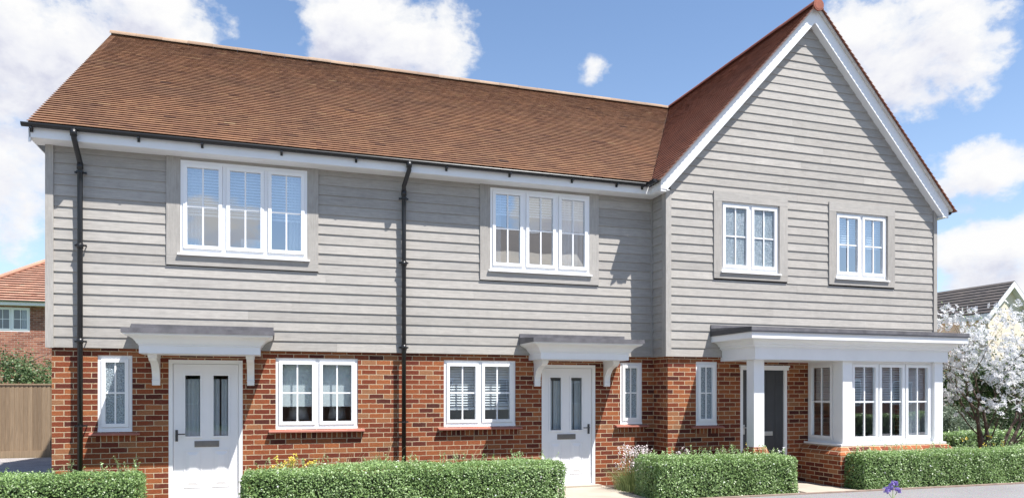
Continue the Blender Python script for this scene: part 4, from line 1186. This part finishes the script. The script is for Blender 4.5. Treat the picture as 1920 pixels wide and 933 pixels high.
# ------------------------------------------------------------------ cream house at the right, behind the blossom tree
ch = thing('cream_house', (33.4, 20, 0), 'cream rendered house with dark tiled roof and white bargeboards behind the blossom tree', 'house')
rx, ry, rz = 33.4, 14.3, 6.9; hw = 1.55; ps = 1.0
mb = MB()
mb.face([(rx-hw+.25, ry+.3, 0), (rx+hw-.25, ry+.3, 0), (rx+hw-.25, ry+.3, rz-ps*(hw-.25)-.1), (rx, ry+.3, rz-.12), (rx-hw+.25, ry+.3, rz-ps*(hw-.25)-.1)])
mb.face([(rx+hw-.25, ry+.3, 0), (rx+hw-.25, ry+18, 0), (rx+hw-.25, ry+18, 5.4), (rx+hw-.25, ry+.3, 5.4)])
mb.face([(rx-hw+.25, ry+.3, 0), (rx-hw+.25, ry+18, 0), (rx-hw+.25, ry+18, 5.4), (rx-hw+.25, ry+.3, 5.4)])
mb.build('wall', M['cream'], ch)
mb = MB(); mb.box(rx-hw-2.4, ry+1.5, 0, rx-hw+.24, ry+16, 3.6); mb.build('side_extension', M['peach'], ch)
mb = MB(); pl = math.hypot(1, ps)
tiles(mb, (rx-hw, 0, rz-ps*hw), (0, 1, 0), (1/pl, 0, ps/pl), int(hw*pl/.2), 10, lambda s: ry, lambda s: ry+18, gauge=.22, tw=.3, base=-.03, thick=.010, gap=.003)
mb.face([(rx-hw, ry+.05, rz-ps*hw-.05), (rx-hw, ry+18, rz-ps*hw-.05), (rx, ry+18, rz-.04), (rx, ry+.05, rz-.04)])
mb.face([(rx+hw, ry, rz-ps*hw-.05), (rx+hw, ry+18, rz-ps*hw-.05), (rx, ry+18, rz-.04), (rx, ry, rz-.04)])
mb.build('roof_tiles', M['slate'], ch, recalc=False)
mb = MB()
for s_ in (-1, 1):
    mb.hexa([(rx, ry, rz-.34), (rx+s_*hw, ry, rz-.34-ps*hw), (rx+s_*hw, ry+.3, rz-.34-ps*hw), (rx, ry+.3, rz-.34), (rx, ry, rz-.07), (rx+s_*hw, ry, rz-.07-ps*hw), (rx+s_*hw, ry+.3, rz-.07-ps*hw), (rx, ry+.3, rz-.07)])
mb.box(rx-hw-.03, ry, rz-ps*hw-.34, rx-hw, ry+18, rz-ps*hw-.07)
mb.build('bargeboard', M['white'], ch)
mb = MB()
for k in range(4):
    yy_ = ry+4.2+k*3.0
    mb.box(rx-hw+.19, yy_, 4.35, rx-hw+.24, yy_+1.1, 5.15)
build_loose(mb, 'window', M['glass_low'], ch)
mb = MB(); mb.box(rx-hw-1.3, ry+9, 3.6, rx-hw+.2, ry+13.5, 4.9); mb.build('dark_dormer', M['slate'], ch)

# ------------------------------------------------------------------ across the street (seen in the window reflections)
def street_house(x0, x1, y0, y1, eave, rise, wallm, roofm, label, lean=None):
    t = thing('opposite_house', ((x0+x1)/2, (y0+y1)/2, 0), label, 'house')
    mb = MB(); mb.box(x0, y0, 0, x1, y1, eave); mb.build('wall', M[wallm], t)
    ym = (y0+y1)/2; mb = MB()
    mb.face([(x0-.2, y1+.3, eave-.05), (x1+.2, y1+.3, eave-.05), (x1+.2, ym, eave+rise), (x0-.2, ym, eave+rise)]); mb.face([(x0-.2, y0-.3, eave-.05), (x1+.2, y0-.3, eave-.05), (x1+.2, ym, eave+rise), (x0-.2, ym, eave+rise)])
    mb.face([(x0-.2, y1+.3, eave-.05), (x0-.2, y0-.3, eave-.05), (x0-.2, ym, eave+rise)]); mb.face([(x1+.2, y1+.3, eave-.05), (x1+.2, y0-.3, eave-.05), (x1+.2, ym, eave+rise)])
    mb.build('roof', M[roofm], t, recalc=False)
    k = x0+.8
    while k+1.2 < x1:
        for z in (1.0, 3.4):
            if z+1.2 < eave:
                mb = MB(); mb.box(k, y1, z, k+1.2, y1+.04, z+1.15); w_ = mb.build('window', M['upvc'], t)
                mb = MB(); mb.box(k+.07, y1+.03, z+.07, k+.57, y1+.05, z+1.08); mb.box(k+.63, y1+.03, z+.07, k+1.13, y1+.05, z+1.08); mb.build('pane', M['door_grey'], w_)
        k += 3.2
    if lean:
        mb = MB(); mb.hexa([(x0+lean[0], y1, lean[2]-.1), (x0+lean[1], y1, lean[2]-.1), (x0+lean[1], y1+1.8, lean[3]-.1), (x0+lean[0], y1+1.8, lean[3]-.1), (x0+lean[0], y1, lean[2]), (x0+lean[1], y1, lean[2]), (x0+lean[1], y1+1.8, lean[3]), (x0+lean[0], y1+1.8, lean[3])])
        mb.build('lean_to_roof', M['pale_tile'], t)
    return t
street_house(6.0, 16.2, -30, -21.5, 7.2, 3.1, 'cream', 'slate', 'cream house with dark roof across the street, reflected in the middle upper window', lean=(.3, 8.0, 8.2, 6.8))
street_house(22.0, 32, -27, -20, 4.9, 2.4, 'brick_far', 'tile_far', 'brick house across the street, reflected in the bay window')
street_house(-5.5, 4.8, -36, -29, 4.9, 2.2, 'brick_far', 'slate', 'brick house with dark roof across the street behind the leafy trees')
street_house(-18, -9, -34, -26, 5.0, 2.6, 'brick_far', 'slate', 'brick house with dark roof across the street at the far left')
for (x, y, H, r, l) in ((2.2, -25, 6.4, 2.6, 'leafy tree across the street, reflected in the roller blind window'), (-4.0, -27, 6.8, 3.0, 'tall leafy tree across the street, reflected left of the left door'), (18.4, -24, 7.2, 2.4, 'leafy tree across the street between the cream and brick houses')):
    simple_tree('street_tree', x, y, H, r, l, 'mid_leaf', n=9000, size=.2, trunk=.16, group='trees across the street', low=.2)
hedge('street_hedge', 16, 30, -14.5, -13.7, .75, 'hedge across the street, reflected in the bay window', dens=500, leaf=.10, seed=40, group=None, sprigs=0)

# ------------------------------------------------------------------ camera
cam = bpy.data.cameras.new('camera'); co = bpy.data.objects.new('camera', cam); COL.objects.link(co)
cam.sensor_width = 36; cam.lens = 36*1392/1920; cam.shift_x = 0; cam.shift_y = (735-466.5)/1920
cam.clip_end = 2000; cam.clip_start = .1
co.location = (0, -11.65, 1.6); co.rotation_euler = (R(90), 0, -math.asin(.30994))
scene.camera = co

# ------------------------------------------------------------------ light
S = Vector((.80, -1, 2.4)).normalized()
sl = bpy.data.lights.new('sun', 'SUN'); sl.energy = 5.0; sl.angle = R(.53); sl.color = (1, .965, .92)
so = bpy.data.objects.new('sun', sl); COL.objects.link(so); so.rotation_euler = S.to_track_quat('Z', 'Y').to_euler(); so.location = (10, -20, 30)
w = bpy.data.worlds.new('World'); scene.world = w; w.use_nodes = True
t = NT(w); t.n.clear()
wo = t.add('ShaderNodeOutputWorld'); bg = t.add('ShaderNodeBackground'); t.l.new(bg.outputs[0], wo.inputs[0])
sky = t.add('ShaderNodeTexSky', sky_type='NISHITA'); sky.sun_disc = False
sky.sun_elevation = math.asin(S.z); sky.sun_rotation = math.atan2(S.x, S.y)
sky.air_density = 1.0; sky.dust_density = .6; sky.ozone_density = 1.6
tc = t.add('ShaderNodeTexCoord').outputs['Generated']
sp = t.add('ShaderNodeSeparateXYZ', {0: tc})
az = t.math('MULTIPLY', t.math('ARCTAN2', sp.outputs[0], sp.outputs[1]), 57.2958)
el = t.math('MULTIPLY', t.math('ARCSINE', sp.outputs[2]), 57.2958)
CL = [(-13.5, 20.5, 10.0, 5.6, 1.15), (-8.5, 24.0, 5.2, 3.8, 1.05), (-17.5, 14.0, 6.5, 5.0, 1.0), (8.6, 25.2, 6.6, 3.9, 1.15), (5.3, 24.3, 3.4, 2.8, 1.0), (11.7, 24.6, 3.0, 3.0, 1.0), (24.4, 23.3, 1.9, 1.4, .60),
      (46.3, 22.3, 5.8, 4.3, 1.1), (43.0, 23.5, 3.6, 3.4, 1.0), (49.0, 21.3, 3.0, 3.6, .95), (49.3, 13.6, 3.4, 2.5, 1.0), (50.6, 9.4, 4.4, 2.3, 1.0), (51, 6.7, 5, 1.6, .8), (-2.3, 25.0, 2.6, 2.4, .42), (1.5, 27.3, 2.4, 1.2, .3),
      (157, 14, 5, 2.8, 1), (183.5, 12.0, 4.0, 2.2, .9), (173, 16.5, 3.0, 1.8, .8), (196, 17, 5, 3, 1), (137, 17, 6, 4, 1), (222, 20, 9, 4, 1), (95, 22, 10, 5, 1), (-70, 25, 12, 6, 1)]
def density(azs, els):
    nz_in = t.add('ShaderNodeCombineXYZ', {'X': t.math('MULTIPLY', azs, .16), 'Y': t.math('MULTIPLY', els, .22)}).outputs[0]
    nz = t.noise(nz_in, 1.0, 9, .60, dist=.15); nb_ = t.noise(nz_in, 3.4, 6, .6)
    best = None
    for (a, e, wa, we, s_) in CL:
        if a > 180: a -= 360
        dx = t.math('DIVIDE', t.math('SUBTRACT', azs, a), wa); dy = t.math('DIVIDE', t.math('SUBTRACT', els, e), we)
        v = t.math('SUBTRACT', s_, t.math('ADD', t.math('MULTIPLY', dx, dx), t.math('MULTIPLY', dy, dy)))
        best = v if best is None else t.math('SMOOTH_MAX', best, v, .35)
    best = t.math('MAXIMUM', best, -2.2)
    d = t.math('ADD', t.math('MULTIPLY', best, .62), t.math('ADD', t.math('MULTIPLY', t.math('SUBTRACT', nz, .5), 2.3), t.math('MULTIPLY', t.math('SUBTRACT', nb_, .5), .7)))
    return d
d0 = density(az, el)
d1 = density(t.math('ADD', az, .9), t.math('ADD', el, 2.0))
mask = t.ramp(d0, [(0.0, (0, 0, 0)), (.12, (.22,)*3), (.30, (.80,)*3), (.5, (1, 1, 1))])
shade = t.math('SUBTRACT', t.math('MULTIPLY', d1, .80), .12, clamp=True)
ccol = t.ramp(shade, [(0, (1.0, 1.0, 1.0)), (.3, (.88, .89, .95)), (.65, (.64, .66, .80)), (1, (.50, .54, .72))])
CB = 6.2
ccol = t.vmath('SCALE', ccol, CB)
haze = t.math('POWER', t.math('SUBTRACT', 1.0, t.math('DIVIDE', t.math('MAXIMUM', el, 0.0), 34.0), clamp=True), 2.6)
skyc = t.mix(t.math('ADD', .04, t.math('MULTIPLY', haze, .62)), t.vmath('MULTIPLY', sky.outputs[0], (.96, 1.08, 1.20)), (6.0, 7.1, 8.4, 1))
final = t.mix(mask, skyc, ccol)
t.l.new(final, bg.inputs['Color']); bg.inputs['Strength'].default_value = .082

vs = scene.view_settings; vs.view_transform = 'Standard'; vs.look = 'None'; vs.gamma = 1; vs.exposure = .97
scene.render.engine = 'CYCLES'
scene.cycles.max_bounces = 8; scene.cycles.transparent_max_bounces = 16
